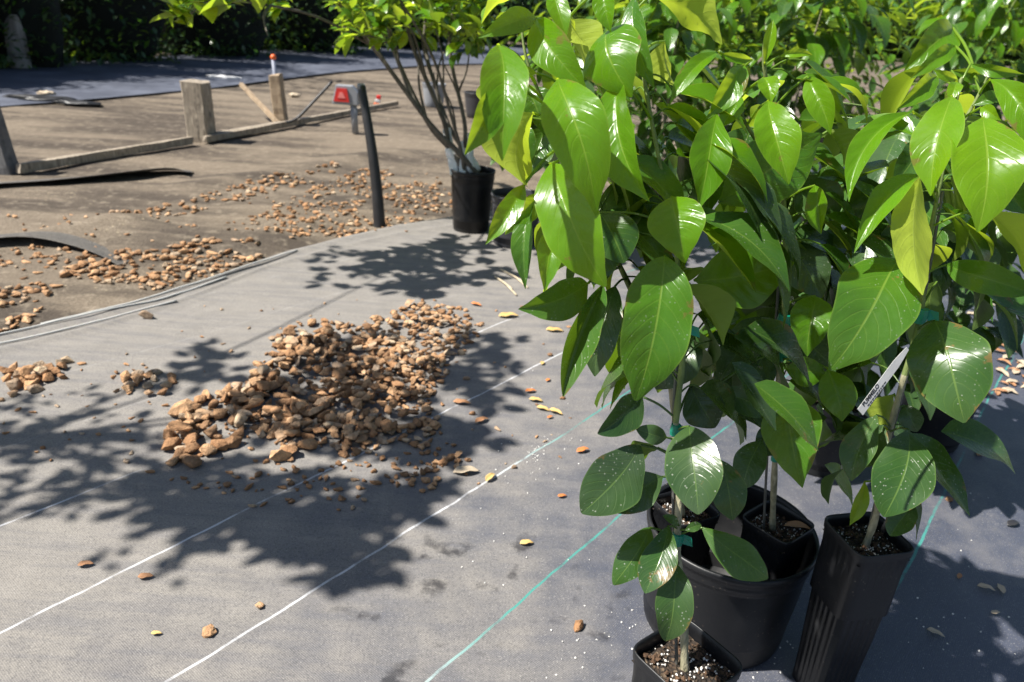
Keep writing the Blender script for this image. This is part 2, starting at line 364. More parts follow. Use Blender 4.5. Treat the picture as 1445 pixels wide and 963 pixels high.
SDIR = R_(52.3); SN = Vector((-math.sin(SDIR), math.cos(SDIR), 0))
def cloth_material():
    k = NT('woven_weed_cloth'); p_ = k.pos(); x, y, z = k.xyz(p_)
    wob = k.math('ADD', k.math('MULTIPLY', k.math('SUBTRACT', k.noise(1.7, 3, p_), 0.5), 0.034), k.math('MULTIPLY', k.math('SUBTRACT', k.noise(22, 2, p_), 0.5), 0.0045))
    off = k.math('ADD', k.math('ADD', k.math('MULTIPLY', x, SN.x), k.math('MULTIPLY', y, SN.y)), wob)
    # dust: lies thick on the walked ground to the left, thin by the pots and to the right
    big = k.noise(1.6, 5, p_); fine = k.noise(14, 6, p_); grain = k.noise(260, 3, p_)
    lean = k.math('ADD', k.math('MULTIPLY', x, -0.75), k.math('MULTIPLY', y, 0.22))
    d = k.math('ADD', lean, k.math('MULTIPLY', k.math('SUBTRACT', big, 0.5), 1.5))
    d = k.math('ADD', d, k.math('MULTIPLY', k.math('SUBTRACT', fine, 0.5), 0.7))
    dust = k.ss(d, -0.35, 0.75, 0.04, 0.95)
    # scraped streaks along the weave
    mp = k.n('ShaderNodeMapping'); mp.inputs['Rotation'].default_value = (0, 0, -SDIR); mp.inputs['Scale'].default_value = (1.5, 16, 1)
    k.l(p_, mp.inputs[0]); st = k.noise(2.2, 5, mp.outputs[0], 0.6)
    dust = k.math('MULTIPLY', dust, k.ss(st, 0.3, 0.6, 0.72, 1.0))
    clean_sky = k.mix(k.noise(5, 3, p_), (0.036, 0.044, 0.070), (0.066, 0.074, 0.102))  # dust-free cloth; the blue is sky reflection put into its colour
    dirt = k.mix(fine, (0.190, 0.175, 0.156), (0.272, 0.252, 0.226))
    c = k.mix(dust, clean_sky, dirt)
    c = k.mix(k.ss(grain, 0.45, 0.7, 0.0, 0.45), c, (0.06, 0.06, 0.065))
    c = k.mix(k.ss(k.noise(330, 2, p_), 0.58, 0.72, 0.0, 0.35), c, (0.42, 0.40, 0.37))
    patch = k.math('MULTIPLY', k.ss(k.noise(3.1, 6, p_, .68), 0.52, 0.68), k.ss(x, 0.1, 1.0, 0.0, 0.35)); c = k.mix(patch, c, (0.20, 0.19, 0.185))
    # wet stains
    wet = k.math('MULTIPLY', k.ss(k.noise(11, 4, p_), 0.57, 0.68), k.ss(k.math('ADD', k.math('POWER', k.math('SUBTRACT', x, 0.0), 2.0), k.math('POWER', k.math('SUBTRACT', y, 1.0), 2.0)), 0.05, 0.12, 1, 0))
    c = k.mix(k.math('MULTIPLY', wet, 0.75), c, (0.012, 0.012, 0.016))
    # woven marker stripes, one foot apart
    sp = k.math('ABSOLUTE', k.math('SUBTRACT', k.math('FRACT', k.math('DIVIDE', k.math('SUBTRACT', off, 0.627 - 0.151), 0.302)), 0.5))
    sw = k.ss(sp, 0.0062, 0.0105, 1, 0)
    sw = k.math('MULTIPLY', sw, k.math('MULTIPLY', k.math('GREATER_THAN', off, 0.5), k.ss(k.math('ADD', off, k.math('MULTIPLY', k.math('SUBTRACT', k.noise(2.4, 2, p_), 0.5), 1.6)), 1.35, 1.75, 1.0, 0.12)))
    fl = k.ss(k.math('ABSOLUTE', k.math('SUBTRACT', off, 0.089)), 0.0022, 0.0034, 1, 0)
    fl2 = k.ss(k.math('ABSOLUTE', k.math('SUBTRACT', off, -0.213)), 0.0016, 0.0028, 1, 0)
    sw = k.math('MAXIMUM', k.math('MAXIMUM', sw, fl), fl2)
    thread = k.n('ShaderNodeTexWave'); thread.inputs['Scale'].default_value = 120; k.l(p_, thread.inputs['Vector'])
    teal = k.mix(thread.outputs['Fac'], (0.035, 0.20, 0.175), (0.07, 0.28, 0.245)); white = k.mix(fine, (0.42, 0.43, 0.46), (0.58, 0.58, 0.58))
    tl = k.math('ADD', k.math('MULTIPLY', x, -1.0), k.math('MULTIPLY', k.math('SUBTRACT', off, 0.66), 0.55))
    scol = k.mix(k.ss(tl, -0.08, 0.22), teal, white)
    c = k.mix(k.math('MULTIPLY', sw, k.ss(k.noise(7, 6, p_, .75), 0.38, 0.56, 0.15, 0.95)), c, scol)
    k.set(Base_Color=c, Roughness=k.ss(dust, 0.0, 0.8, 0.40, 0.9), Specular_IOR_Level=k.ss(dust, 0.0, 0.8, 0.6, 0.2))
    mp2 = k.n('ShaderNodeMapping'); mp2.inputs['Rotation'].default_value = (0, 0, -SDIR); k.l(p_, mp2.inputs[0])
    w1 = k.n('ShaderNodeTexWave', bands_direction='X'); w1.inputs['Scale'].default_value = 95; k.l(mp2.outputs[0], w1.inputs['Vector'])
    w2 = k.n('ShaderNodeTexWave', bands_direction='Y'); w2.inputs['Scale'].default_value = 95; k.l(mp2.outputs[0], w2.inputs['Vector'])
    wv = k.math('MULTIPLY', w1.outputs['Fac'], w2.outputs['Fac'])
    h = k.math('ADD', k.math('MULTIPLY', wv, 0.22), k.math('ADD', k.math('MULTIPLY', fine, 0.9), k.math('MULTIPLY', grain, 0.35)))
    k.l(k.bump(h, 0.5, 0.004), k.b.inputs['Normal']); return k.m
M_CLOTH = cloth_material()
def dirt_material(name, a, b, c_):
    k = NT(name); p_ = k.pos(); mp = k.n('ShaderNodeMapping'); mp.inputs['Rotation'].default_value = (0, 0, -R_(12)); mp.inputs['Scale'].default_value = (0.5, 2.2, 1); k.l(p_, mp.inputs[0])
    big = k.noise(1.1, 6, mp.outputs[0], 0.62); f = k.noise(16, 6, p_); g_ = k.noise(90, 5, p_, 0.7)
    c = k.mix(k.ss(big, 0.40, 0.60), a, b); c = k.mix(k.ss(f, 0.5, 0.75, 0, 0.6), c, c_)
    vo = k.n('ShaderNodeTexVoronoi'); vo.inputs['Scale'].default_value = 26; k.l(p_, vo.inputs['Vector'])
    fl = k.math('MULTIPLY', k.ss(vo.outputs['Distance'], 0.10, 0.20, 1, 0), k.ss(k.noise(2.5, 3, p_), 0.5, 0.62))
    c = k.mix(k.math('MULTIPLY', fl, 0.8), c, (0.40, 0.33, 0.22))
    k.set(Base_Color=k.mix(k.ss(g_, 0.3, 0.7, 0, 0.5), c, tuple(q * 0.55 for q in a)), Roughness=0.92, Specular_IOR_Level=0.2)
    k.l(k.bump(k.math('ADD', f, g_), 0.6, 0.02), k.b.inputs['Normal']); return k.m
M_DIRT = dirt_material('dusty_ground', (0.082, 0.066, 0.052), (0.225, 0.182, 0.135), (0.36, 0.30, 0.225))
M_OLDCLOTH = dirt_material('faded_old_cloth', (0.10, 0.095, 0.09), (0.165, 0.152, 0.135), (0.22, 0.195, 0.165))
def asphalt():
    k = NT('asphalt'); p_ = k.pos(); f = k.noise(2.2, 6, p_, 0.65); g_ = k.noise(160, 4, p_)
    c = k.mix(k.ss(f, 0.35, 0.7), (0.034, 0.042, 0.066), (0.088, 0.100, 0.136)); c = k.mix(k.ss(g_, .4, .7, 0, .4), c, (0.13, 0.13, 0.14))
    k.set(Base_Color=c, Roughness=0.7); k.l(k.bump(g_, 0.5, 0.006), k.b.inputs['Normal']); return k.m
M_ROAD = asphalt()

def grid_mesh(name, xs, ys, fz, mat, fx=None):
    vs = []; fs = []
    for x in xs:
        for y in ys:
            X, Y = (fx(x, y) if fx else (x, y)); vs.append((X, Y, fz(X, Y)))
    n = len(ys)
    for i in range(len(xs) - 1):
        for j in range(n - 1):
            a = i * n + j; fs.append((a, a + n, a + n + 1, a + 1))
    me = bpy.data.meshes.new(name); me.from_pydata(vs, [], fs)
    me.polygons.foreach_set('use_smooth', [True] * len(fs)); me.update()
    return link(name, me, mat)
def frange(a, b, s):
    o = []; x = a
    while x < b - 1e-6: o.append(x); x += s
    return o + [b]
RIDGES = [(G(-40, 348), G(200, 312), 0.035, 0.10), (G(150, 318), G(420, 342), 0.03, 0.09), (G(380, 330), G(520, 300), 0.02, 0.08), (G(100, 330), G(330, 352), 0.02, 0.08), (G(280, 262), G(560, 215), 0.03, 0.14)]
def seg_d(p_, a, b):
    ab = b - a; t = max(0, min(1, (p_ - a).dot(ab) / ab.length_squared)); return (p_ - a - ab * t).length
def ground_z(x, y):
    ey = edge_y(x) if -5 < x < 6 else 99
    if y < ey + 0.03 or y > 9 or abs(x) > 8: return -0.012
    k = min(1, (y - ey - 0.03) / 0.25); z = 0
    p_ = Vector((x, y, 0))
    for a, b, h, s in RIDGES:
        d = seg_d(p_, Vector((a.x, a.y, 0)), Vector((b.x, b.y, 0))); z += h * math.exp(-(d / s) ** 2)
    z += 0.010 * nz(x, y, 2.1) + 0.006 * nz(x, y, 6.0)
    return -0.012 + k * (z + 0.006)
gx = [-400, -120, -40, -20, -12] + frange(-8, 6, 0.06) + [9, 14, 25, 60, 150, 400]
gy = [-60, -15, -5, -2] + frange(0.5, 6.5, 0.06) + frange(6.7, 12, 0.3) + [14, 18, 25, 40, 80, 200, 600]
tag(grid_mesh('ground', gx, gy, ground_z, M_DIRT), 'dusty brown bare ground beyond the cloth', None, kind='structure')

NX = frange(-4.4, 6.0, 0.04)
def cloth_fx(x, t):
    ye = edge_y(x) + 0.02 * nz(x, 0, 5.0) + 0.012 * nz(x, 3, 17.0); return x, -1.6 + (ye + 1.6) * t
def cloth_z(x, y):
    d = edge_y(x) - y
    lip = 0.016 * (0.6 + 0.5 * nz(x, 0, 3.0)) * math.exp(-((d - 0.05) / 0.05) ** 2) + 0.008 * math.exp(-((d - 0.19) / 0.03) ** 2)
    return 0.004 + lip + 0.0045 * (nz(x, y, 2.5) + 0.35) + 0.0016 * nz(x, y, 11) + 0.010 * max(0, nz(x * 1.2 + y * .6, y * .35, 6) - .25)
ct = [1 - (1 - i / 130) ** 1.5 for i in range(131)]
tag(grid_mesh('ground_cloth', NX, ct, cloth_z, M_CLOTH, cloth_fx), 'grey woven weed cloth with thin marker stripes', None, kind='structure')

# far track, sheet above the ground
RD = [((-300, 110), (-300, 170)), ((0, 94), (0, 152)), ((150, 86), (150, 140)), ((300, 76), (300, 126)), ((400, 70), (400, 113)), ((480, 66), (480, 103)), ((620, 62), (620, 92)), ((900, 66), (900, 88))]
vs = []; fs = []
for k_, (a, b) in enumerate(RD):
    pa, pb = G(*a), G(*b)
    for j in range(7):
        q = pb.lerp(pa, j / 6); vs.append((q.x, q.y, 0.012 + 0.01 * nz(q.x, q.y, 0.5)))
for k_ in range(len(RD) - 1):
    for j in range(6):
        a = k_ * 7 + j; fs.append((a, a + 7, a + 8, a + 1))
me = bpy.data.meshes.new('road'); me.from_pydata(vs, [], fs); tag(link('road', me, M_ROAD), 'dark blue-grey asphalt track along the hedge', None, kind='structure')

# torn flap of old cloth with a lifted front edge
FL = [((-150, 278), (-150, 268)), ((-40, 268), (-50, 255)), ((40, 263), (20, 248)), ((100, 261), (90, 243)), ((150, 257), (145, 238)), ((200, 251), (195, 234)), ((240, 246), (240, 233)), ((255, 247), (262, 234)), ((266, 250), (282, 236))]
LIFT = [0.01, 0.012, 0.01, 0.018, 0.03, 0.036, 0.03, 0.022, 0.012]
vs = []; fs = []
for k_, (a, b) in enumerate(FL):
    pa, pb = G(*a), G(*b); pb = pa.lerp(pb, .55)
    for j in range(9):
        t = j / 8; q = pa.lerp(pb, t); vs.append((q.x, q.y, 0.016 + LIFT[k_] * (1 - t) ** 1.6 - .016 * t + 0.008 * nz(q.x, q.y, 3)))
for k_ in range(len(FL) - 1):
    for j in range(8):
        a = k_ * 9 + j; fs.append((a, a + 9, a + 10, a + 1))
me = bpy.data.meshes.new('cloth_flap'); me.from_pydata(vs, [], fs)
me.polygons.foreach_set('use_smooth', [True] * len(fs))
o = link('cloth_flap', me, M_OLDCLOTH); sm = o.modifiers.new('thick', 'SOLIDIFY'); sm.thickness = 0.006; sm2 = o.modifiers.new('sub', 'SUBSURF'); sm2.levels = 1; sm2.render_levels = 1
tag(o, 'torn faded cloth flap with lifted edge in front of the low fence', 'cloth')

FL2 = [((-160, 372), (-160, 340)), ((-60, 358), (-60, 330)), ((0, 350), (10, 326)), ((50, 346), (70, 322)), ((100, 352), (120, 326)), ((145, 366), (170, 340)), ((170, 378), (210, 352))]
LIFT2 = [.012, .016, .026, .03, .018, .01, .0]
vs = []; fs = []
for k_, (a, b) in enumerate(FL2):
    pa, pb = G(*a), G(*b); pb = pa.lerp(pb, .55)
    for j in range(9):
        t = j / 8; q = pa.lerp(pb, t); vs.append((q.x, q.y, ground_z(q.x, q.y) + .012 - .014 * t + LIFT2[k_] * (1 - t) ** 1.4 + 0.01 * nz(q.x, q.y, 5)))
for k_ in range(len(FL2) - 1):
    for j in range(8):
        a = k_ * 9 + j; fs.append((a, a + 9, a + 10, a + 1))
me = bpy.data.meshes.new('cloth_flap'); me.from_pydata(vs, [], fs); me.polygons.foreach_set('use_smooth', [True] * len(fs))
o = link('cloth_flap', me, M_OLDCLOTH); q = o.modifiers.new('thick', 'SOLIDIFY'); q.thickness = 0.005; q = o.modifiers.new('sub', 'SUBSURF'); q.levels = 1; q.render_levels = 2
tag(o, 'rumpled old cloth edge lifting at the left, above the rusty gravel band', 'cloth')
M_THREAD = simple('pale_thread', (0.50, 0.50, 0.48), 0.7, 0.2)
for i, (us, dv, lb) in enumerate((((-60, 60, 140, 230, 320), 6, 'frayed pale thread running along the left cloth edge'), ((-40, 80, 160, 250), 16, 'second loose pale thread just inside the left cloth edge'), ((60, 130, 200, 280, 350, 420), 3, 'loose pale thread where the cloth edge meets the gravel'))):
    pts = []
    for u in us:
        e = G(u, 474 - u * .23 + (u > 230) * (-(u - 230) * .12) + dv); pts.append(Vector((e.x, e.y, cloth_z(e.x, min(e.y, edge_y(e.x))) + .004 + .004 * random.random())))
    bm = bmesh.new(); pts = smooth_path(pts, 8); tube(bm, [p_ + Vector((0, .012 * nz(p_.x, i, 9), .003 * nz(p_.x, i, 20))) for p_ in pts], [.0032] * len(pts), 5)
    tag(from_bm('loose_thread', bm, M_THREAD), lb, 'thread')

# ---------------------------------------------------------------- hedge and far trees
def lumpy(bm, c, rx, ry, rz, sub=3, amp=0.25, s=1.2):
    r = bmesh.ops.create_icosphere(bm, subdivisions=sub, radius=1)
    for v in r['verts']:
        k = 1 + amp * noise.noise(v.co * s + c); v.co = Vector((v.co.x * rx * k, v.co.y * ry * k, v.co.z * rz * k)) + c
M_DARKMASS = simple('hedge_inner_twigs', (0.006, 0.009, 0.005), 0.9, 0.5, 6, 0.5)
HB = [(-420, 118), (-230, 106), (-60, 99), (90, 90), (230, 82), (350, 74), (470, 66), (600, 60), (760, 62), (950, 70), (1150, 80), (1400, 92), (1700, 100)]
hlabel = ['dark shrub clump of the hedge far left outside the trees', 'dark shrub beside the pale trunk in the far hedge', 'dark leafy shrub at the foot of the pale trunk', 'dark hedge shrub just right of the pale trunk', 'dark hedge shrub midway between pale trunk and hanging lime branch', 'dark hedge shrub behind the hanging lime leaves',
          'dark hedge shrub behind the orange-capped pole', 'dark hedge shrub behind the multi-stemmed potted citrus', 'tall shrub at the hedge behind the bright front seedlings', 'far hedge shrub glimpsed above the centre seedling', 'far hedge shrub glimpsed past the citrus crowns', 'far hedge shrub beyond the tagged seedling', 'last hedge shrub beyond the right edge crowns']
for i, (u, v) in enumerate(HB):
    g_ = G(u, v); nb = G(*HB[i + 1]) if i + 1 < len(HB) else G(*HB[i - 1])
    rx = max(1.0, (nb - g_).length * .62); ry = min(1.6, rx * .8); rz = 1.75; c_ = Vector((g_.x, g_.y + ry * 1.1, 1.25))
    hr = empty('hedge_shrub', (0, 0, 0)); tag(hr, hlabel[i], 'shrub', 'dark shrubs of the far hedge')
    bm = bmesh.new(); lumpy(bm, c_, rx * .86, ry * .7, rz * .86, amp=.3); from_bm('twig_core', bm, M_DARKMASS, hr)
    s_ = LeafSoup(); rng = random.Random(i); sc_ = (g_.length / 10) ** .6
    for _ in range(int(2600 * max(1, rx * rz / 2.6))):
        d_ = Vector((rng.gauss(0, 1), rng.gauss(-.5, 1), rng.gauss(0, 1))).normalized()
        k = rng.uniform(.78, 1.12) * (1 + .3 * noise.noise(d_ * 2.2 + c_))
        p_ = c_ + Vector((d_.x * rx * k, d_.y * ry * k, d_.z * rz * k))
        if p_.z < 0.03: p_.z = 0.03 + rng.random() * 0.15
        d = Vector((rng.uniform(-1, 1), rng.uniform(-1, 0.3), rng.uniform(-0.8, 0.5)))
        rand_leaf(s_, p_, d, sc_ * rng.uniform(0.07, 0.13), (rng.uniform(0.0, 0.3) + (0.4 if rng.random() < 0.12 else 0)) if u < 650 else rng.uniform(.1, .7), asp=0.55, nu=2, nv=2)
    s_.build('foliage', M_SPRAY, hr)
def trunk_tree(u, v, tops, r0, label):
    g_ = G(u, v); t = empty('pale_trunk_tree'); tag(t, label, 'tree')
    bm = bmesh.new(); base = Vector((g_.x, g_.y, 0))
    tube(bm, smooth_path([base + Vector((0, 0, -0.05)), base + Vector((0.02, 0, .5)), base + Vector((0.12, 0.1, 1.1)), base + Vector((-.05, .2, 2.2)), base + Vector((.2, .3, 3.4))], 4), [r0 * (1.25 - 0.035 * i) for i in range(17)], 10)
    tube(bm, smooth_path([base + Vector((0.08, 0.05, 0.75)), base + Vector((0.4, 0.1, 1.3)), base + Vector((.7, .3, 2.4))], 4), [r0 * .5] * 9, 8)
    from_bm('trunk', bm, M_PALE, t)
    s_ = LeafSoup(); rng = random.Random(5)
    for _ in range(900):
        p_ = base + Vector((rng.gauss(.1, .9), rng.gauss(.4, .7), rng.gauss(3.3, .6)))
        rand_leaf(s_, p_, Vector((rng.uniform(-1, 1), rng.uniform(-1, 1), rng.uniform(-1, .3))), rng.uniform(.08, .15), rng.uniform(0, .4), nu=2, nv=2)
    s_.build('crown', M_SPRAY, t)
trunk_tree(30, 97, None, 0.10, 'pale grey tree trunk standing in front of the far dark hedge')
bm = bmesh.new(); tube(bm, smooth_path([G(-60, 92) + Vector((0, 0, .05)), G(0, 86) + Vector((0, 0, .07)), G(36, 80) + Vector((0, 0, .06))], 4), [0.05] * 9, 8)
tag(from_bm('fallen_log', bm, M_PALE), 'pale log lying at the foot of the grey trunk', 'log')

# ---------------------------------------------------------------- low fence and bits round it
def plank_mesh(bm, a, b, wdt, thk, up=Vector((0, 0, 1)), nseg=8, rough=0.004, seed=0):
    ax = (b - a).normalized(); sd_ = ax.cross(up).normalized(); un = sd_.cross(ax).normalized(); rng = random.Random(seed); rings = []
    for i in range(nseg + 1):
        c = a.lerp(b, i / nseg); r = []
        bev = 0.12
        for (sx, sy) in ((-1, -1 + bev), (-1 + bev, -1), (1 - bev, -1), (1, -1 + bev), (1, 1 - bev), (1 - bev, 1), (-1 + bev, 1), (-1, 1 - bev)):
            e = ax * (rng.uniform(-1, 1) * rough * (2.5 if i in (0, nseg) else 0))
            r.append(bm.verts.new(c + sd_ * (sx * wdt / 2 + rng.uniform(-rough, rough) * .4) + un * (sy * thk / 2 + rng.uniform(-rough, rough) * .4) + e))
        rings.append(r)
    for i in range(nseg):
        for j in range(8): bm.faces.new((rings[i][j], rings[i][(j + 1) % 8], rings[i + 1][(j + 1) % 8], rings[i + 1][j]))
    bm.faces.new(rings[0][::-1]); bm.faces.new(rings[-1])
def post(u, v0, v1, wpx, mat, label, dx=0.0, double=False, seed=0):
    b = G(u, v0); b.z = 0; d = proj(b)[2]; wd = wpx * d / F_PX; h = top_z(b, v1)
    r = empty('fence_post', b); tag(r, label, 'post', 'stubby posts of the low fence')
    if double:
        for s_, hh in ((-1, h), (1, h * 0.98)):
            bm = bmesh.new(); plank_mesh(bm, Vector((s_ * wd * .26, 0.006 * s_, -.02)), Vector((s_ * wd * .26 + dx, 0, hh)), wd * .9, wd * .5, Vector((1, 0, 0)), 8, .006, seed + s_)
            from_bm('plank', bm, mat, r, False)
    else:
        bm = bmesh.new(); plank_mesh(bm, Vector((0, 0, -.02)), Vector((dx, 0, h)), wd * 1.05, wd * .95, Vector((1, 0, 0)), 8, .006, seed); from_bm('plank', bm, mat, r, False)
    return r, h
post(12, 243, 146, 24, M_GREYWOOD, 'dark grey weathered post at the left end of the fence', -0.05, seed=3)
rB, hB = post(286, 198, 115, 31, M_WOOD, 'thick weathered post in the middle of the fence', -0.01, False, 5)
rC, hC = post(398, 175, 106, 16, M_TANWOOD, 'slim tan post under the orange-capped pole', -0.03, seed=8)
def ground_board(pts, wdt, thk, mat, label, seed):
    bm = bmesh.new(); q = [G(*p_) for p_ in pts]
    plank_mesh(bm, q[0] + Vector((0, 0, thk / 2 + .012)), q[-1] + Vector((0, 0, thk / 2 + .014)), thk, wdt, Vector((0, 0, 1)), 14, .005, seed)
    o = from_bm('fence_rail', bm, mat, None, False); return tag(o, label, 'rail', 'timber rails lying along the fence')
ground_board([(28, 246), (270, 205)], 0.05, 0.038, M_WOOD, 'grey timber rail on the ground between left post and thick post', 1)
ground_board([(305, 197), (398, 181)], 0.04, 0.04, M_WOOD, 'short weathered rail between the thick post and the tan post', 2)
ground_board([(290, 203), (560, 150)], 0.045, 0.036, M_WOOD, 'long timber rail running right from the thick post past the stake', 4)
def bar(name, a, b, wdt, thk, mat, label, cat):
    bm = bmesh.new(); plank_mesh(bm, a, b, wdt, thk, Vector((0.1, 0, 1)), 6, .003, 9); return tag(from_bm(name, bm, mat, None, False), label, cat)
gC = G(398, 175)
dC = proj(gC)[2]
bar('brace_board', P(340, 119, dC * 1.02), P(391, 173, dC * .985), .035, .03, M_TANWOOD, 'pale brace board leaning against the slim tan post', 'board')
bm = bmesh.new(); tube(bm, smooth_path([P(402, 173, dC * .97), P(418, 168, dC * .96), P(444, 142, dC * .96), P(469, 115, dC * .96)], 4), [.012] * 13, 8)
tag(from_bm('black_strut', bm, M_BLACK), 'thin black strut slanting up from the tan post to the reflector box', 'strut')
# orange capped pole standing on the tan post
pt_ = empty('marker_pole', (gC.x, gC.y + .06, 0)); tag(pt_, 'blue-grey marker pole with an orange cap behind the tan post', 'pole')
zt = top_z(Vector((gC.x, gC.y + .06, 0)), 84)
bm = bmesh.new(); tube(bm, [Vector((-.04, 0, 0)), Vector((-.06, 0, zt))], .018, 10); from_bm('pole', bm, M_BLUEGREY, pt_)
bm = bmesh.new(); r = bmesh.ops.create_icosphere(bm, subdivisions=3, radius=.024)
for v in r['verts']:
    v.co.z *= 1.05; v.co += Vector((-.06, 0, zt + .012))
from_bm('cap', bm, M_ORANGE, pt_)
# reflector box: grey hooded housing with a red lens on a pale leg
dS = dC * .95
cS = P(486, 134, dS); rs = empty('reflector_box', (cS.x, cS.y, 0)); tag(rs, 'grey hooded box with a red reflector on a pale leg behind the black stake', 'reflector')
px = dS / F_PX
def prism(bm, pts, y0, y1):
    a = [bm.verts.new((x, y0, z)) for x, z in pts]; b = [bm.verts.new((x, y1, z)) for x, z in pts]
    bm.faces.new(a); bm.faces.new(b[::-1])
    for i in range(len(pts)): bm.faces.new((a[i], b[i], b[(i + 1) % len(pts)], a[(i + 1) % len(pts)]))
    bmesh.ops.recalc_face_normals(bm, faces=bm.faces)
zc = cS.z
bm = bmesh.new(); prism(bm, [(-17 * px, zc - 13 * px), (-11 * px, zc + 13 * px), (12 * px, zc + 13 * px), (20 * px, zc + 4 * px), (20 * px, zc - 13 * px)], -.03, .05); o = from_bm('housing', bm, M_GREYMET, rs, False)
bv = o.modifiers.new('b', 'BEVEL'); bv.width = .006; bv.segments = 2
bm = bmesh.new(); prism(bm, [(-14 * px, zc - 9 * px), (-9 * px, zc + 9 * px), (5 * px, zc + 9 * px), (8 * px, zc - 9 * px)], -.040, -.029); lens = from_bm('lens', bm, M_RED, rs, False)
bm = bmesh.new(); prism(bm, [(-8 * px, zc - 4 * px), (-5 * px, zc + 4 * px), (-1 * px, zc + 4 * px), (3 * px, zc - 4 * px)], -.043, -.0405); from_bm('inner_lens', bm, simple('pink_lens', (.8, .22, .2), .3, .1), lens, False)
bm = bmesh.new(); tube(bm, [Vector((14 * px, .01, 0)), Vector((12 * px, .01, zc - 12 * px))], .028, 8); from_bm('leg', bm, M_GREYMET, rs)
# red and white bits on the ground right of the stake
cS2 = G(532, 152); rs2 = empty('striped_marker', (cS2.x, cS2.y, 0)); tag(rs2, 'small red and white marker peeking out right of the black stake', 'marker')
for i, (z0, z1, mt, dx) in enumerate(((0, .05, M_ORANGE, 0), (.05, .085, M_WHITE, .01), (.085, .125, M_RED, .02))):
    bm = bmesh.new(); box(bm, dx, 0, (z0 + z1) / 2, .06 - .008 * i, .045, z1 - z0 - .002); o = from_bm('band', bm, mt, rs2, False); bv = o.modifiers.new('b', 'BEVEL'); bv.width = .006; bv.segments = 2
# black stake
g_ = G(536, 317); dk = proj(g_)[2]
pts = smooth_path([Vector((g_.x, g_.y, -.03)), P(532, 270, dk * .985), P(524, 205, dk * .965), P(510, 122, dk * .95)], 6)
rk = empty('black_stake', (g_.x, g_.y, 0)); tag(rk, 'curved black pipe stake standing at the edge of the ground cloth', 'stake')
loc = Vector((g_.x, g_.y, 0)); bm = bmesh.new(); tube(bm, [p_ - loc for p_ in pts], [.031 - .0006 * i for i in range(len(pts))], 12); from_bm('pipe', bm, M_BLACK, rk)
bm = bmesh.new(); tp = pts[-1] - loc; tube(bm, [tp + Vector((0, 0, -.012)), tp + Vector((-.002, 0, .012))], [.024, .017], 10); from_bm('cut_end', bm, M_GREYMET, rk)
# flat scraps beside the road
for k_, (u, v, a_, b_, mt, lb) in enumerate([(62, 142, .32, .10, M_BLACK, 'crumpled dark scrap lying left of the road edge'), (112, 149, .20, .06, M_BLACK, 'thin black strip lying in front of the road edge'), (66, 135, .08, .05, M_PALECHIP, 'pale clump lying on the dark scrap by the road'), (318, 112, .22, .07, M_WHITE, 'white papery scrap behind the thick post'), (416, 137, .06, .04, M_PALECHIP, 'pale block lying right of the tan post')]):
    g_ = G(u, v); bm = bmesh.new(); lumpy(bm, Vector((g_.x, g_.y, .02)), a_, b_, .022, 3, .6, 2.5)
    tag(from_bm('scrap', bm, mt), lb, 'scrap')

# ---------------------------------------------------------------- stones
def chunk_bm(seed, npts, sub):
    rng = random.Random(seed); bm = bmesh.new(); sx, sy, sz = rng.uniform(.95, 1.4), rng.uniform(.7, 1.0), rng.uniform(.5, .8)
    for _ in range(npts):
        d = Vector((rng.gauss(0, 1), rng.gauss(0, 1), rng.gauss(0, 1))).normalized() * rng.uniform(.78, 1.08); bm.verts.new((d.x * sx * 1.22, d.y * sy * 1.28, d.z * sz * 1.3))
    r = bmesh.ops.convex_hull(bm, input=bm.verts); bmesh.ops.delete(bm, geom=[g_ for g_ in r['geom_interior'] if isinstance(g_, bmesh.types.BMVert)], context='VERTS')
    bmesh.ops.bevel(bm, geom=bm.edges[:], offset=.22, segments=2 if sub else 1, affect='EDGES', profile=.6, clamp_overlap=True)
    bmesh.ops.triangulate(bm, faces=bm.faces)
    if sub:
        bmesh.ops.subdivide_edges(bm, edges=bm.edges[:], cuts=1, use_grid_fill=True)
        for v in bm.verts: v.co += v.co.normalized() * (.07 * noise.noise(v.co * 2.6 + Vector((seed, 0, 0))) + .03 * noise.noise(v.co * 7 + Vector((seed, 0, 0))))
    bmesh.ops.recalc_face_normals(bm, faces=bm.faces); return bm
def stone_mesh(seed, name='stone'):
    bm = chunk_bm(seed, 13 + seed % 5, True)
    me = bpy.data.meshes.new(name); bm.to_mesh(me); bm.free(); me.materials.append(M_STONE)
    me.polygons.foreach_set('use_smooth', [True] * len(me.polygons)); me.set_sharp_from_angle(angle=.6); return me
STONES = [stone_mesh(i + 1) for i in range(9)]
def in_poly(u, v, poly):
    c = False; n = len(poly)
    for i in range(n):
        (x1, y1), (x2, y2) = poly[i], poly[i - 1]
        if (y1 > v) != (y2 > v) and u < (x2 - x1) * (v - y1) / (y2 - y1) + x1: c = not c
    return c
def poly_dist(u, v, poly):
    best = 1e9
    for i in range(len(poly)):
        a, b = Vector((*poly[i], 0)), Vector((*poly[i - 1], 0)); best = min(best, seg_d(Vector((u, v, 0)), a, b))
    return best
def surf_z(x, y): return cloth_z(x, y) if y < edge_y(x) else ground_z(x, y)
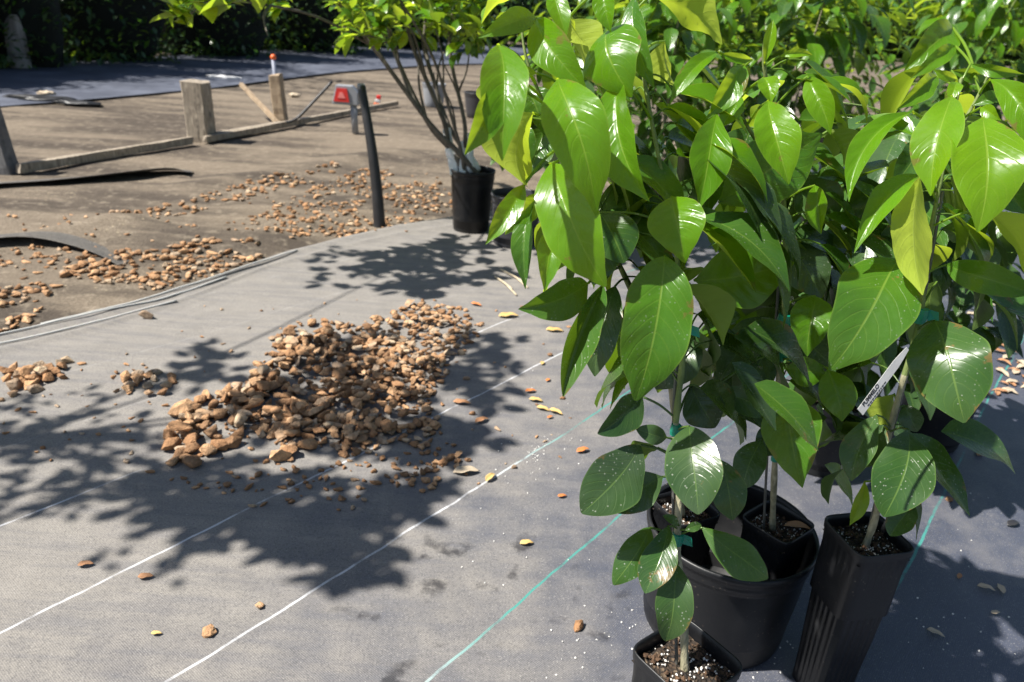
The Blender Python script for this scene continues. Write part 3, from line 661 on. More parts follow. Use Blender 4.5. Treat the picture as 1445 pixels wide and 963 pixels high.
def scatter(poly, n, size, gap, rng, mound=0.0, layers=1, tries=60):
    us = [q[0] for q in poly]; vs_ = [q[1] for q in poly]; res = []
    for lay in range(layers):
        cur = []
        for _ in range(n * tries // 10):
            if len(cur) >= n: break
            u, v = rng.uniform(min(us), max(us)), rng.uniform(min(vs_), max(vs_))
            if not in_poly(u, v, poly): continue
            dd = poly_dist(u, v, poly)
            if dd < lay * 16: continue
            g_ = G(u, v); s_ = size(u, v, rng) if callable(size) else rng.uniform(*size)
            if any((g_ - q[0]).length < (s_ + q[1]) * gap for q in cur): continue
            cur.append((g_, s_))
            z = surf_z(g_.x, g_.y) + s_ * .5 + lay * s_ * rng.uniform(.7, 1.15) + mound * min(1, dd / 60)
            res.append((Vector((g_.x, g_.y, z)), s_, lay))
    return res
def place_stones(lst, label, group, rng):
    for p_, s_, _ in lst:
        o = bpy.data.objects.new('stone', STONES[rng.randrange(9)]); C.objects.link(o)
        o.location = p_; o.scale = (s_, s_, s_); o.rotation_euler = (rng.uniform(-.5, .5), rng.uniform(-.5, .5), rng.uniform(0, 6.28))
        tag(o, label, 'stone', group)
def merge_stones(lst, name, label, rng):
    vs, fs, ti = [], [], []
    lo = []
    for s in range(4):
        bm = chunk_bm(50 + s, 11, False)
        bm.verts.index_update(); lo.append(([v.co.copy() for v in bm.verts], [tuple(v.index for v in f.verts) for f in bm.faces])); bm.free()
    for p_, s_, l_ in lst:
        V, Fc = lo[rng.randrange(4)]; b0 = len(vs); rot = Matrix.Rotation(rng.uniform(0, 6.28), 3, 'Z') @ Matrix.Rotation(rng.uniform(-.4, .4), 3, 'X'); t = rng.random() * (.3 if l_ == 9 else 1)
        ax_ = rng.uniform(.85, 1.3)
        for q in V: vs.append(rot @ Vector((q.x * s_ * ax_, q.y * s_, q.z * s_)) + p_); ti.append(t)
        for f in Fc: fs.append(tuple(i + b0 for i in f))
    me = bpy.data.meshes.new(name); me.from_pydata(vs, [], fs); me.polygons.foreach_set('use_smooth', [True] * len(fs))
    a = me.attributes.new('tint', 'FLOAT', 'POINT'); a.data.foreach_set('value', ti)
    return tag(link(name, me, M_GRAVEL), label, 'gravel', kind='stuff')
rng = random.Random(21)
PILE = [(238, 655), (240, 620), (255, 590), (300, 560), (345, 548), (385, 490), (390, 468), (450, 456), (500, 462), (560, 440), (590, 428), (660, 440), (690, 468), (655, 500), (625, 540), (605, 575), (628, 610), (590, 640), (560, 632), (500, 650), (455, 640), (410, 655), (380, 620), (335, 628), (300, 650), (255, 668)]
def pile_size(u, v, r):
    t = max(0, min(1, (u - 250) / 380)); return (.0215 - .0105 * t ** .8) * r.uniform(.72, 1.25)
pile = scatter(PILE, 480, pile_size, .58, rng, .016, 2, 300)
pile = [q for q in pile if not (q[2] == 1 and nz(q[0].x, q[0].y, 6.0) < -.1) and not nz(q[0].x, q[0].y + 5, 8.0) < -.5]
pile.sort(key=lambda q: -q[1] * (1 + .4 * q[2]))
random.Random(3).shuffle(pile); place_stones(pile[:215], 'rough tan stone heaped in the big half-shaded pile on the cloth', 'stones of the big pile', rng)
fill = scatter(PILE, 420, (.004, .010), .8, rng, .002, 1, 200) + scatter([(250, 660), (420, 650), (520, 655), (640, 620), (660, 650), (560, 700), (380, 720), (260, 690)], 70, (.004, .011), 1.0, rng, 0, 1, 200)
fill = [(q[0], q[1], 9) for q in fill]  # layer mark picks darker tints, painting shade into the gaps
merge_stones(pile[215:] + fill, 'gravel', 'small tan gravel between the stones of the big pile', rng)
place_stones(scatter([(0, 558), (0, 535), (30, 522), (60, 520), (92, 498), (108, 510), (92, 538), (60, 556), (20, 562)], 22, (.013, .022), .7, rng, .01, 2, 300), 'tan stone in the small sunlit heap at the left edge of the cloth', 'stones of the small left heap', rng)
place_stones(scatter([(158, 548), (185, 530), (225, 528), (248, 540), (240, 560), (190, 564)], 15, (.011, .017), .75, rng, 0, 1, 300), 'small tan stone in the loose cluster between left heap and big pile', 'stones of the cluster left of the pile', rng)
place_stones(scatter([(548, 690), (560, 672), (620, 648), (672, 645), (640, 668), (610, 694)], 22, (.007, .012), .75, rng, 0, 1, 300), 'small orange-tan stone in the trail below the big pile', 'stones of the trail below the pile', rng)
for u, v, s_, lb in [(207, 452, .022, 'lone stone lying on the bare cloth above the left heap'), (396, 655, .024, 'single rough stone fallen just below the big pile'), (580, 436, .021, 'large stone on the upper rim of the big pile'), (295, 898, .011, 'small stone lying alone between the two lower white stripes'), (1380, 642, .014, 'larger stone on the bluish cloth right of the teal stripe'), (1338, 710, .009, 'small stone on the bluish cloth below the larger one'), (367, 860, .008, 'small stone lying just above the second white stripe'), (815, 890, .010, 'small stone on the dark cloth left of the front pot'), (262, 585, .030, 'largest stone at the left end of the big pile')]:
    g_ = G(u, v); o = bpy.data.objects.new('stone', STONES[int(u) % 9]); C.objects.link(o); o.location = (g_.x, g_.y, surf_z(g_.x, g_.y) + s_ * .5); o.scale = (s_,) * 3; o.rotation_euler = (.2, .1, u); tag(o, lb, 'stone')
def thin(lst, sc_, lim): return [q for q in lst if nz(q[0].x, q[0].y, sc_) > lim]
far = []
far += thin(scatter([(85, 388), (120, 360), (200, 356), (280, 346), (345, 342), (395, 352), (300, 388), (215, 406), (150, 398)], 260, (.007, .020), .6, rng, 0, 1, 200), 5, -.28)
far += thin(scatter([(150, 312), (250, 282), (365, 254), (420, 244), (480, 232), (470, 250), (380, 272), (280, 298), (180, 318)], 150, (.009, .02), .7, rng, 0, 1, 200), 4, -.2)
far += thin(scatter([(340, 318), (450, 258), (520, 236), (620, 255), (660, 296), (560, 320), (480, 334), (390, 342)], 620, (.006, .017), .7, rng, 0, 1, 200), 4.5, -.25)
far += scatter([(-30, 415), (40, 396), (85, 402), (60, 418), (0, 436)], 30, (.008, .018), .75, rng, 0, 1, 300)
far += scatter([(-30, 470), (30, 444), (60, 432), (40, 452), (0, 468)], 30, (.008, .018), .75, rng, 0, 1, 300)
far += scatter([(-20, 355), (60, 345), (150, 352), (120, 372), (0, 375)], 40, (.007, .016), .8, rng, 0, 1, 300)
far += scatter([(0, 300), (60, 295), (300, 300), (620, 210), (620, 330), (300, 350), (0, 440)], 130, (.005, .012), 1.3, rng, 0, 1, 300)
merge_stones(far, 'gravel', 'tan gravel strewn over the dusty ground beyond the cloth', rng)
loose = scatter([(300, 420), (560, 420), (800, 430), (820, 640), (600, 720), (380, 740), (250, 690), (0, 640), (0, 560)], 190, (.0025, .009), 1.3, rng, 0, 1, 300)
merge_stones(loose, 'gravel', 'stray gravel bits scattered on the cloth around the pile', rng)

# perlite grains and crumbs
def grains(pts, size, name, mat, label, parent=None, rng=random.Random(4)):
    vs, fs = [], []
    for p_ in pts:
        s_ = rng.uniform(*size); b0 = len(vs)
        o_ = [Vector((1, 0, 0)), Vector((-1, 0, 0)), Vector((0, 1, 0)), Vector((0, -1, 0)), Vector((0, 0, 1)), Vector((0, 0, -1))]
        rt = Matrix.Rotation(rng.uniform(0, 6), 3, 'Z') @ Matrix.Rotation(rng.uniform(0, 6), 3, 'X')
        for q in o_: vs.append(p_ + rt @ (q * s_ * rng.uniform(.6, 1.2)))
        for f in ((0, 2, 4), (2, 1, 4), (1, 3, 4), (3, 0, 4), (2, 0, 5), (1, 2, 5), (3, 1, 5), (0, 3, 5)): fs.append(tuple(b0 + i for i in f))
    me = bpy.data.meshes.new(name); me.from_pydata(vs, [], fs); o = link(name, me, mat, parent); o['kind'] = 'stuff'
    if parent is None: tag(o, label, name)
    return o
pp = []
for (poly, n) in (([(700, 580), (760, 500), (800, 560), (830, 650), (760, 700), (690, 700)], 34), ([(660, 700), (830, 640), (870, 900), (640, 900)], 14), ([(740, 640), (790, 600), (760, 660)], 30), ([(1260, 700), (1445, 700), (1445, 963), (1230, 963)], 24), ([(760, 860), (900, 860), (900, 963), (760, 963)], 22), ([(1040, 900), (1150, 900), (1150, 963), (1040, 963)], 16)):
    us = [q[0] for q in poly]; vs_ = [q[1] for q in poly]; c = 0
    while c < n:
        u, v = rng.uniform(min(us), max(us)), rng.uniform(min(vs_), max(vs_))
        if in_poly(u, v, poly):
            g_ = G(u, v); pp.append(Vector((g_.x, g_.y, surf_z(g_.x, g_.y) + .001))); c += 1
grains(pp, (.0012, .0028), 'perlite', M_PERLITE, 'white perlite grains spilled on the dark cloth round the pots')

# fallen leaves
def fallen(u, v, L, ang, mat, label, group=None, asp=.45, name='fallen_leaf'):
    L *= 1.3
    g_ = G(u, v); s_ = LeafSoup(); a = R_(ang); d = Vector((math.cos(a), math.sin(a), random.uniform(-.05, .05)))
    b = Vector((g_.x, g_.y, surf_z(g_.x, g_.y) + .005)) - d * L / 2
    s_.add(b, b + d * L, -Vector((0, 0, 1)).cross(d).normalized(), Vector((0, 0, 1)), L * asp, .5, random.uniform(.03, .1), random.uniform(8, 30), 0, .08, random.uniform(0, .06), 10, 6)
    o = s_.build(name, mat); md = o.modifiers.new('t', 'SOLIDIFY'); md.thickness = .0007; return tag(o, label, 'fallen leaf', group)
YL = [(765, 517, .022, 80, M_YELLOW, 'round yellow leaf lying on the teal stripe above the yellow trio'), (773, 541, .018, 60, M_ORANGELEAF, 'tiny orange leaf just below the round yellow leaf'), (749, 556, .028, 20, M_ORANGELEAF, 'orange and cream leaf at the top of the yellow group'), (756, 569, .032, -10, M_YELLOW, 'yellow leaf uppermost of the touching yellow trio'), (766, 581, .032, -25, M_YELLOW, 'yellow leaf in the middle of the touching trio'), (784, 586, .034, -30, M_YELLOW, 'yellow leaf lowest right of the touching trio'), (776, 593, .016, 40, M_ORANGELEAF, 'small ochre curl tucked below the yellow trio'), (718, 449, .06, 15, M_YELLOW, 'long straw-yellow leaf lying right of the stone pile top'), (783, 470, .05, 5, M_YELLOW, 'straw-yellow leaf under the hanging left leaves'), (692, 679, .03, 60, M_YELLOW, 'ochre leaf lying against the teal stripe below the pile'), (658, 671, .05, 10, M_PALECHIP, 'pale crumpled leaf cluster left of the ochre leaf'), (680, 597, .035, 40, M_DRY, 'brown curled leaf in the shadow right of the pile'), (652, 572, .04, 0, M_DRY, 'reddish brown sliver in the shadow beside the pile'), (672, 433, .035, -20, M_ORANGELEAF, 'orange leaf lying above the right end of the pile'), (822, 641, .03, 30, M_ORANGELEAF, 'orange leaf beside the lowest left green leaves'), (793, 705, .018, 20, M_ORANGELEAF, 'small orange-brown flake on the dark cloth centre'), (743, 772, .024, 15, M_YELLOW, 'pale yellow flake between the two teal stripes'), (222, 900, .014, 10, M_YELLOW, 'tiny straw flake between the white stripes'), (1322, 607, .020, 70, M_ORANGELEAF, 'orange petal on blue cloth left of the teal stripe'), (1330, 642, .016, 90, M_ORANGELEAF, 'small orange flake below the orange petal'), (1318, 900, .024, -30, M_PALECHIP, 'pale oval leaf on the blue cloth at lower right'), (1390, 835, .026, -20, M_PALECHIP, 'pale leaf lying flat of the lower right pair'), (1410, 835, .024, 80, M_PALECHIP, 'pale leaf standing on edge of the lower right pair'), (1352, 818, .016, 50, M_DRY, 'dark red-brown flake on the blue cloth lower right'), (1402, 872, .016, 10, M_PALECHIP, 'small pale chip below the lower right pair'), (1428, 745, .03, 20, M_BLACK, 'black leaf scrap at the right edge of the cloth')]
for q in YL: fallen(*q, group='loose fallen leaves on the cloth')
for i in range(34):
    u, v = random.gauss(1432, 26), random.gauss(526, 20)
    fallen(u, v, random.uniform(.022, .05), random.uniform(0, 360), random.choice([M_DRY, M_DRY, M_PALECHIP]), 'dry brown leaf in the litter drift at the right edge of the cloth', 'dry leaves of the right litter drift')
for (u, v) in ((1385, 437), (1372, 447), (1395, 433), (1402, 486), (1362, 420)):
    fallen(u, v, .04, random.uniform(-30, 40), M_PALECHIP, 'pale dry leaf on the cloth behind the tagged seedling', 'pale leaves behind the tagged seedling')
for (u0, v0, u1, v1, lb) in ((706, 384, 738, 402, 'pale forked twig on the cloth left of the hanging leaves'), (698, 394, 722, 412, 'straight pale twig beside the forked twig')):
    a, b = G(u0, v0), G(u1, v1); bm = bmesh.new(); z = Vector((0, 0, .012)); tube(bm, smooth_path([a + z, a.lerp(b, .6) + z * 1.2, b + z], 4), [.004] * 9, 6)
    if 'forked' in lb: tube(bm, smooth_path([a.lerp(b, .75) + z, b + Vector((.02, -.06, .01))], 4), [.0035] * 5, 6)
    tag(from_bm('twig', bm, M_PALETWIG), lb, 'twig')
for (u, v, L, a_, lb) in ((122, 802, .022, 15, 'small curled brown leaf left of the first white stripe'), (207, 820, .022, 12, 'small curled brown leaf just below the first white stripe')):
    fallen(u, v, L, a_, M_DRY, lb, None, .5)
# ---------------------------------------------------------------- pots
def square_pot(parent, a, b, h, rib=True, mat=M_POT, thick=.0022, name='pot'):
    """tapered square tree pot, rounded corners, lip, fluted walls; base at z=0"""
    bm = bmesh.new(); per = 96
    def prof(s_, z, flute):
        ring = []
        for i in range(per):
            t = 2 * math.pi * i / per; c_, q = math.cos(t), math.sin(t); p_ = 7.0
            r = (abs(c_) ** p_ + abs(q) ** p_) ** (-1 / p_)
            k = 1 - flute * (.5 + .5 * math.cos(t * 24)) if flute else 1
            ring.append(bm.verts.new((c_ * r * s_ / 2 * k, q * r * s_ / 2 * k, z)))
        return ring
    rr = [prof(b, 0, 0), prof(b * 1.005, .012, 0), prof(b + (a - b) * .08, h * .06, .05)]
    for i in range(1, 8): t = .06 + (.88) * i / 8; rr.append(prof(b + (a - b) * t, h * t, .05 if rib else 0))
    rr += [prof(a * .975, h - .016, 0), prof(a * 1.0, h - .014, 0), prof(a * 1.012, h - .003, 0), prof(a * 1.0, h, 0), prof(a * .965, h - .001, 0), prof(a * .945, h - .012, 0), prof(a * .93, h * .6, 0)]
    for x, y in zip(rr, rr[1:]):
        for i in range(per): bm.faces.new((x[i], x[(i + 1) % per], y[(i + 1) % per], y[i]))
    bm.faces.new(rr[0][::-1])
    return from_bm(name, bm, mat, parent)
def round_pot(parent, R, r, h, mat=M_POT, name='pot', seg=72, lip=.014):
    bm = bmesh.new()
    pr = [(r * .97, 0), (r, .006), (r + (R - r) * .25, h * .25), (r + (R - r) * .5, h * .5), (R * .965, h * .8), (R * .968, h * .84), (R * .985, h * .845), (R * .99, h - lip - .012), (R * .99, h - lip), (R * 1.02, h - lip + .002), (R * 1.025, h - .004), (R * 1.015, h), (R * .985, h), (R * .968, h - .006), (R * .955, h - .03), (r * 1.02, .02), (0.001, .018)]
    rings = [[bm.verts.new((q[0] * math.cos(2 * math.pi * i / seg), q[0] * math.sin(2 * math.pi * i / seg), q[1])) for i in range(seg)] for q in pr]
    for x, y in zip(rings, rings[1:]):
        for i in range(seg): bm.faces.new((x[i], x[(i + 1) % seg], y[(i + 1) % seg], y[i]))
    bm.faces.new(rings[0][::-1])
    return from_bm(name, bm, mat, parent)
def soil(parent, shape, s_, z, seed, dark=False):
    n = 26; vs, fs, idx = [], [], {}
    for i in range(n + 1):
        for j in range(n + 1):
            x, y = (i / n - .5) * s_, (j / n - .5) * s_
            if shape == 'round':
                # square-to-disc map keeps the grid closed at the wall
                a, b = x / (s_ / 2), y / (s_ / 2); x, y = a * math.sqrt(1 - b * b / 2) * s_ / 2, b * math.sqrt(1 - a * a / 2) * s_ / 2
            vs.append((x, y, z + .004 * noise.noise(Vector((x * 40 + seed, y * 40, 0))) + .003 * noise.noise(Vector((x * 130, y * 130 + seed, 0)))))
    for i in range(n):
        for j in range(n): a = i * (n + 1) + j; fs.append((a, a + n + 1, a + n + 2, a + 1))
    me = bpy.data.meshes.new('soil'); me.from_pydata(vs, [], fs); me.polygons.foreach_set('use_smooth', [True] * len(fs))
    o = link('soil', me, M_SOIL, parent); rg = random.Random(seed); pts = []
    for _ in range(190 if not dark else 40):
        x, y = rg.uniform(-.47, .47) * s_, rg.uniform(-.47, .47) * s_
        if noise.noise(Vector((x * 38 + seed, y * 38, 2))) < rg.uniform(-.35, .25): continue
        if shape == 'round' and x * x + y * y > (.47 * s_) ** 2: continue
        pts.append(Vector((x, y, z + .003 + .004 * noise.noise(Vector((x * 40 + seed, y * 40, 0))))))
    grains(pts, (.0006, .0024), 'perlite', M_PERLITE, None, o, rg)
    pts = [Vector((rg.uniform(-.46, .46) * s_, rg.uniform(-.46, .46) * s_, z + .004)) for _ in range(60)]
    if shape == 'round': pts = [q for q in pts if q.x ** 2 + q.y ** 2 < (.46 * s_) ** 2]
    grains(pts, (.002, .0052), 'bark_chip', M_CHIP, None, o, rg)
    return o
def near_on(path, p_):
    best, bq = 1e9, path[0]
    for a, b in zip(path, path[1:]):
        ab = b - a; t = max(0, min(1, (p_ - a).dot(ab) / max(1e-9, ab.length_squared))); q = a + ab * t; d = (q - p_).length
        if d < best: best, bq = d, q
    return bq, best
def below_on(path, p_, drop):
    """point of the stem a little below where the leaf leaves it"""
    q, d = near_on(path, p_); tgt = q.z - min(drop, d * .5)
    for a, b in zip(path, path[1:]):
        if min(a.z, b.z) <= tgt <= max(a.z, b.z): return a.lerp(b, (tgt - a.z) / (b.z - a.z + 1e-9))
    return q

def seedling(label, pot, stems, leaves, tapes=(), stake=None, group=None, name='citrus_seedling', inner=None, r0=.0054):
    """pot: (corner pixels at the rim, rim height, base height, wall height, round?)"""
    root = empty(name, pot['loc'], 0); tag(root, label, 'potted plant', group)
    org = Vector(pot['loc'])
    hold = empty('planter', (0, 0, 0), pot.get('rz', 0)); hold.parent = root
    bpy.data.objects.remove(hold)
    if pot['kind'] == 'square':
        po = square_pot(root, pot['a'], pot['b'], pot['h'], mat=pot.get('mat', M_POT)); po.rotation_euler = (0, 0, pot['rz'])
        sl = soil(root, 'square', pot['a'] * .915, pot['h'] - pot.get('drop', .022), int(org.x * 1000) % 97); sl.rotation_euler = (0, 0, pot['rz'])
    elif pot['kind'] == 'round':
        round_pot(root, pot['a'], pot['b'], pot['h'], mat=pot.get('mat', M_POT)); soil(root, 'round', pot['a'] * 1.86, pot['h'] - .035, 5, True)
    paths = []
    for i, st in enumerate(stems):
        pts = smooth_path(st, 7); paths.append(pts); n = len(pts)
        bm = bmesh.new(); rad = [max(.0016, (r0 if i == 0 else r0 * .55) * (1 - .68 * k / n)) * (1 + .12 * math.sin(k * 1.7)) for k in range(n)]
        lo = max(2, int(n * .42)) if i == 0 else 0
        tube(bm, [p_ - org for p_ in pts], rad, 9)
        ob = from_bm('stem', bm, [M_TRUNK, M_STEM], root)
        for pl in ob.data.polygons:
            if pl.index // 9 >= lo: pl.material_index = 1
    allp = [q for p_ in paths for q in p_]
    for lf in leaves:
        s_ = LeafSoup(); kw = lf[9] if len(lf) > 9 else {}
        u0, v0, u1, v1, w_, d0, d1, face, age = lf[:9]
        P0, P1 = px_leaf(s_, u0, v0, u1, v1, w_, d0, d1, face, age, **kw)
        best = None
        for p_ in paths:
            q, d = near_on(p_, P0)
            if best is None or d < best[1]: best = (q, d, p_)
        q = below_on(best[2], P0, .03)
        s_.petiole(q, P0, min(.8, age + .05), .0013 + .006 * min(.2, (q - P0).length) * .8, .3 * min(.03, (q - P0).length * .25))
        s_.v = [p_ - org for p_ in s_.v]
        s_.build('leaf', M_LEAF, root)
    if inner:
        s_ = LeafSoup(); rg = random.Random(int(org.x * 999)); p_ = paths[0]
        for _ in range(inner[0]):
            q = p_[rg.randrange(len(p_))]
            for _t in range(50):
                q = p_[rg.randrange(len(p_))]
                if inner[1] < q.z < inner[2]: break
            an = rg.uniform(-.2, .8) * math.pi; rr = rg.uniform(.015, inner[3]); d = Vector((math.cos(an), math.sin(an), rg.uniform(-1.8, -.1)))
            b = q + Vector((math.cos(an) * rr, math.sin(an) * rr + .02, rg.uniform(-.02, .03)))
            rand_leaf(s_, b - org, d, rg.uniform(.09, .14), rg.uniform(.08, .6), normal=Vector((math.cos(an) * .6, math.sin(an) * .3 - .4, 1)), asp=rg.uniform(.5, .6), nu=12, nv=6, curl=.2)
            if rr < .05: s_.petiole(q - org, b - org, .3, .0012, .008)
        for _ in range(inner[0] // 2 + 4):
            q = p_[rg.randrange(len(p_))]
            for _t in range(60):
                q = p_[rg.randrange(len(p_))]
                if .74 < q.z < .985: break
            an = rg.uniform(-.15, .8) * math.pi; rr = rg.uniform(.01, .085); d = Vector((math.cos(an), math.sin(an), rg.uniform(-1.5, .1)))
            b = q + Vector((math.cos(an) * rr, math.sin(an) * rr + .012, rg.uniform(-.02, .02)))
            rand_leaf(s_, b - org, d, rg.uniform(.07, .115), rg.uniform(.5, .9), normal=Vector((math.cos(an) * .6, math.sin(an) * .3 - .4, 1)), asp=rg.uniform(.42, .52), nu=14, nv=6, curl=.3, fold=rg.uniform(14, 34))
            if rr < .05: s_.petiole(q - org, b - org, .6, .0012, .008)
        s_.build('foliage', M_LEAF, root)
    for (u, v, d, wp) in tapes:
        c = P(u, v, d); bst = min((near_on(p_, c) for p_ in paths), key=lambda x: x[1])[0]
        c = bst - org; r = wp * d / F_PX / 2; bm = bmesh.new()
        tube(bm, [c + Vector((0, 0, -r * .8)), c + Vector((0, 0, -r * .2)), c + Vector((0, .0, r * .2)), c + Vector((0, 0, r * .8))], [r * .72, r * .8, r * .78, r * .7], 10)
        e = c + RGT * r * .6
        a = [bm.verts.new(e + UPV * r * .7 - FWD * r * .3), bm.verts.new(e - UPV * r * .6 - FWD * r * .3), bm.verts.new(e + RGT * r * 1.3 - UPV * r * 1.0 - FWD * r * .2), bm.verts.new(e + RGT * r * 1.1 + UPV * r * .3 - FWD * r * .5)]
        bm.faces.new(a)
        from_bm('tie_tape', bm, M_TAPE, root, False)
    if stake:
        bm = bmesh.new(); tube(bm, [p_ - org for p_ in smooth_path(stake, 4)], .0022, 6); from_bm('stake', bm, M_STAKE, root)
    return root, org, paths
def rim_fit(corners, z):
    c = [G(u, v, z) for u, v in corners]; m = sum(c, Vector()) / len(c)
    return c, m

# ---- front seedling (tall square pot at the bottom edge)
H1 = .30
c1 = G(969, 934, H1)
pot1 = dict(kind='square', a=.104, b=.078, h=H1, rz=R_(38), loc=(c1.x, c1.y, .008))
def vert(u, v, d): return P(u, v, d)
base1 = Vector((c1.x + .001, c1.y, H1 - .02))
S1 = [base1, P(964, 860, .915), P(956, 780, .90), P(958, 700, .885), P(953, 610, .87), P(962, 520, .86), P(966, 460, .86), P(950, 330, .86), P(925, 200, .86), P(905, 90, .86), P(890, -10, .87)]
L1 = [
 # low, old leaves
 (917, 745, 866, 825, 44, .885, .86, 1, .34, dict(bow=.1, fold=-8)), (943, 743, 911, 838, 50, .875, .845, 1, .22, dict(bow=.08, fold=10)),
 (991, 745, 1085, 816, 52, .885, .87, 1, .36, dict(bow=.08, fold=-10, side=.04)), (955, 797, 939, 905, 58, .87, .85, 1, .24, dict(bow=.09)),
 (958, 742, 936, 728, 14, .885, .88, 1, .25), (967, 748, 990, 741, 14, .885, .885, 1, .3),
 (973, 602, 985, 726, 80, .845, .80, 1, .12, dict(bow=.08, fold=10, pt=.98)), (903, 628, 822, 724, 76, .86, .82, 1, .08, dict(bow=.09, fold=8)),
 (935, 673, 860, 718, 54, .87, .84, 1, .16, dict(bow=.05, fold=14)), (941, 618, 899, 606, 28, .865, .85, 1, .2), (1018, 650, 1034, 735, 50, .88, .87, 1, .18),
 (928, 632, 888, 658, 32, .89, .90, -1, .45), (906, 560, 842, 612, 48, .87, .83, 1, .06, dict(fold=16)),
 (938, 362, 906, 559, 116, .80, .76, 1, .62, dict(bow=.10, fold=8, pt=.98)), (966, 402, 1029, 481, 52, .87, .86, -1, .6, dict(bow=.05)),
 (978, 470, 926, 548, 70, .93, .92, 1, .05), (975, 545, 1010, 604, 60, .93, .92, 1, .02),
 # upper, young leaves
 (948, 278, 966, 366, 80, .82, .79, 1, .88, dict(bow=.1)), (873, 113, 915, 284, 80, .80, .76, 1, .80, dict(fold=32, twist=18, side=.05, bow=.09)),
 (862, 40, 890, 136, 88, .82, .78, 1, .80, dict(bow=.14, fold=-14)), (895, -4, 921, 122, 38, .84, .82, 1, .55, dict(twist=25)),
 (938, 58, 948, 126, 38, .90, .90, -1, .95), (922, -8, 1022, 60, 60, .86, .83, -1, .95, dict(bow=.08, fold=10)),
 (846, 300, 880, 372, 70, .88, .87, 1, .25), (850, 330, 838, 402, 60, .92, .90, 1, .2), (900, 250, 860, 350, 70, .93, .92, 1, .35), (985, 250, 955, 330, 60, .93, .92, 1, .3)]
seedling('front seedling in the square pot cut by the bottom edge, old leaves low down', pot1, [S1], L1, [(967, 762, .893, 22), (952, 607, .868, 20), (966, 466, .858, 22)], [base1 + Vector((-.006, .004, -.02)), P(951, 780, .905), P(950, 605, .876), P(958, 470, .866)], 'potted pummelo seedlings', inner=(30, .62, .92, .09))

# ---- big round pot holding two square pots
HR = .22
rf, rl, rr_ = G(1035, 822, HR), G(900, 745, HR), G(1168, 742, HR)
RAD = .145; cr = Vector((.410, rf.y + RAD, 0))
rp = empty('round_pot', (cr.x, cr.y, .006)); tag(rp, 'wide round black pot holding two square seedling pots', 'pot')
round_pot(rp, RAD, .126, HR, name='wall')
# left inner square pot
H3 = .225
c3 = G(950, 716, H3 + .02) + Vector((.023, 0, 0)); pot3 = dict(kind='square', a=.09, b=.062, h=H3, rz=R_(28), loc=(c3.x, c3.y, .026))
b3 = Vector((c3.x - .004, c3.y, H3))
S3 = [b3, P(955, 640, 1.13), P(945, 540, 1.08), P(905, 440, 1.0), P(850, 320, .92), P(815, 200, .86), P(790, 95, .83), P(780, 10, .82)]
S3b = [P(825, 235, .875), P(780, 170, .86), P(745, 90, .84), P(735, 30, .83)]
L3 = [
 (780, -12, 666, 14, 48, .80, .74, -1, .97, dict(bow=.05)), (757, 26, 686, 48, 34, .80, .76, 1, .7, dict(curl=.2, twist=15)),
 (703, 64, 706, 210, 76, .72, .67, 1, .82, dict(fold=26, bow=.08, twist=-10)), (752, 160, 722, 266, 84, .80, .77, -1, .9, dict(fold=20)),
 (690, 130, 660, 215, 46, .70, .67, 1, .7, dict(twist=-30)),
 (757, 26, 823, 122, 56, .80, .76, 1, .84, dict(bow=.09)), (787, 112, 840, 288, 88, .76, .71, 1, .86, dict(bow=.11, fold=10, side=-.03)),
 (777, 232, 840, 401, 104, .79, .74, 1, .90, dict(bow=.09, fold=10, side=-.03)), (795, 8, 826, 68, 44, .84, .84, -1, .98), (780, -14, 800, 54, 32, .79, .77, 1, .85),
 (848, -16, 858, 42, 34, .80, .79, 1, .85), (758, 104, 708, 92, 14, .80, .78, 1, .9), (740, 260, 688, 339, 38, .80, .77, 1, .85), (752, 288, 737, 402, 30, .82, .80, 1, .5, dict(twist=35)),
 (762, 275, 716, 330, 34, .83, .81, 1, .75, dict(twist=-20)), (781, 322, 771, 406, 42, .82, .79, 1, .80), (830, 400, 737, 438, 64, .88, .83, 1, .5, dict(bow=.07)),
 (850, 402, 793, 562, 60, .88, .82, 1, .38, dict(fold=50, twist=-25, side=.06)), (868, 404, 838, 530, 56, .92, .90, 1, .15), (800, 30, 845, 110, 50, .88, .86, -1, .9), (716, 110, 690, 165, 40, .80, .78, -1, .85), (745, 120, 770, 190, 60, .88, .87, 1, .5), (770, 180, 745, 250, 60, .89, .88, 1, .45), (720, 170, 745, 235, 50, .86, .85, 1, .55), (835, 160, 860, 250, 60, .90, .89, 1, .4)]
seedling('seedling leaning left from the left square pot inside the round pot', pot3, [S3, S3b], L3, [(958, 690, 1.15, 14)], None, 'potted pummelo seedlings', r0=.0055, inner=(34, .5, .90, .08))
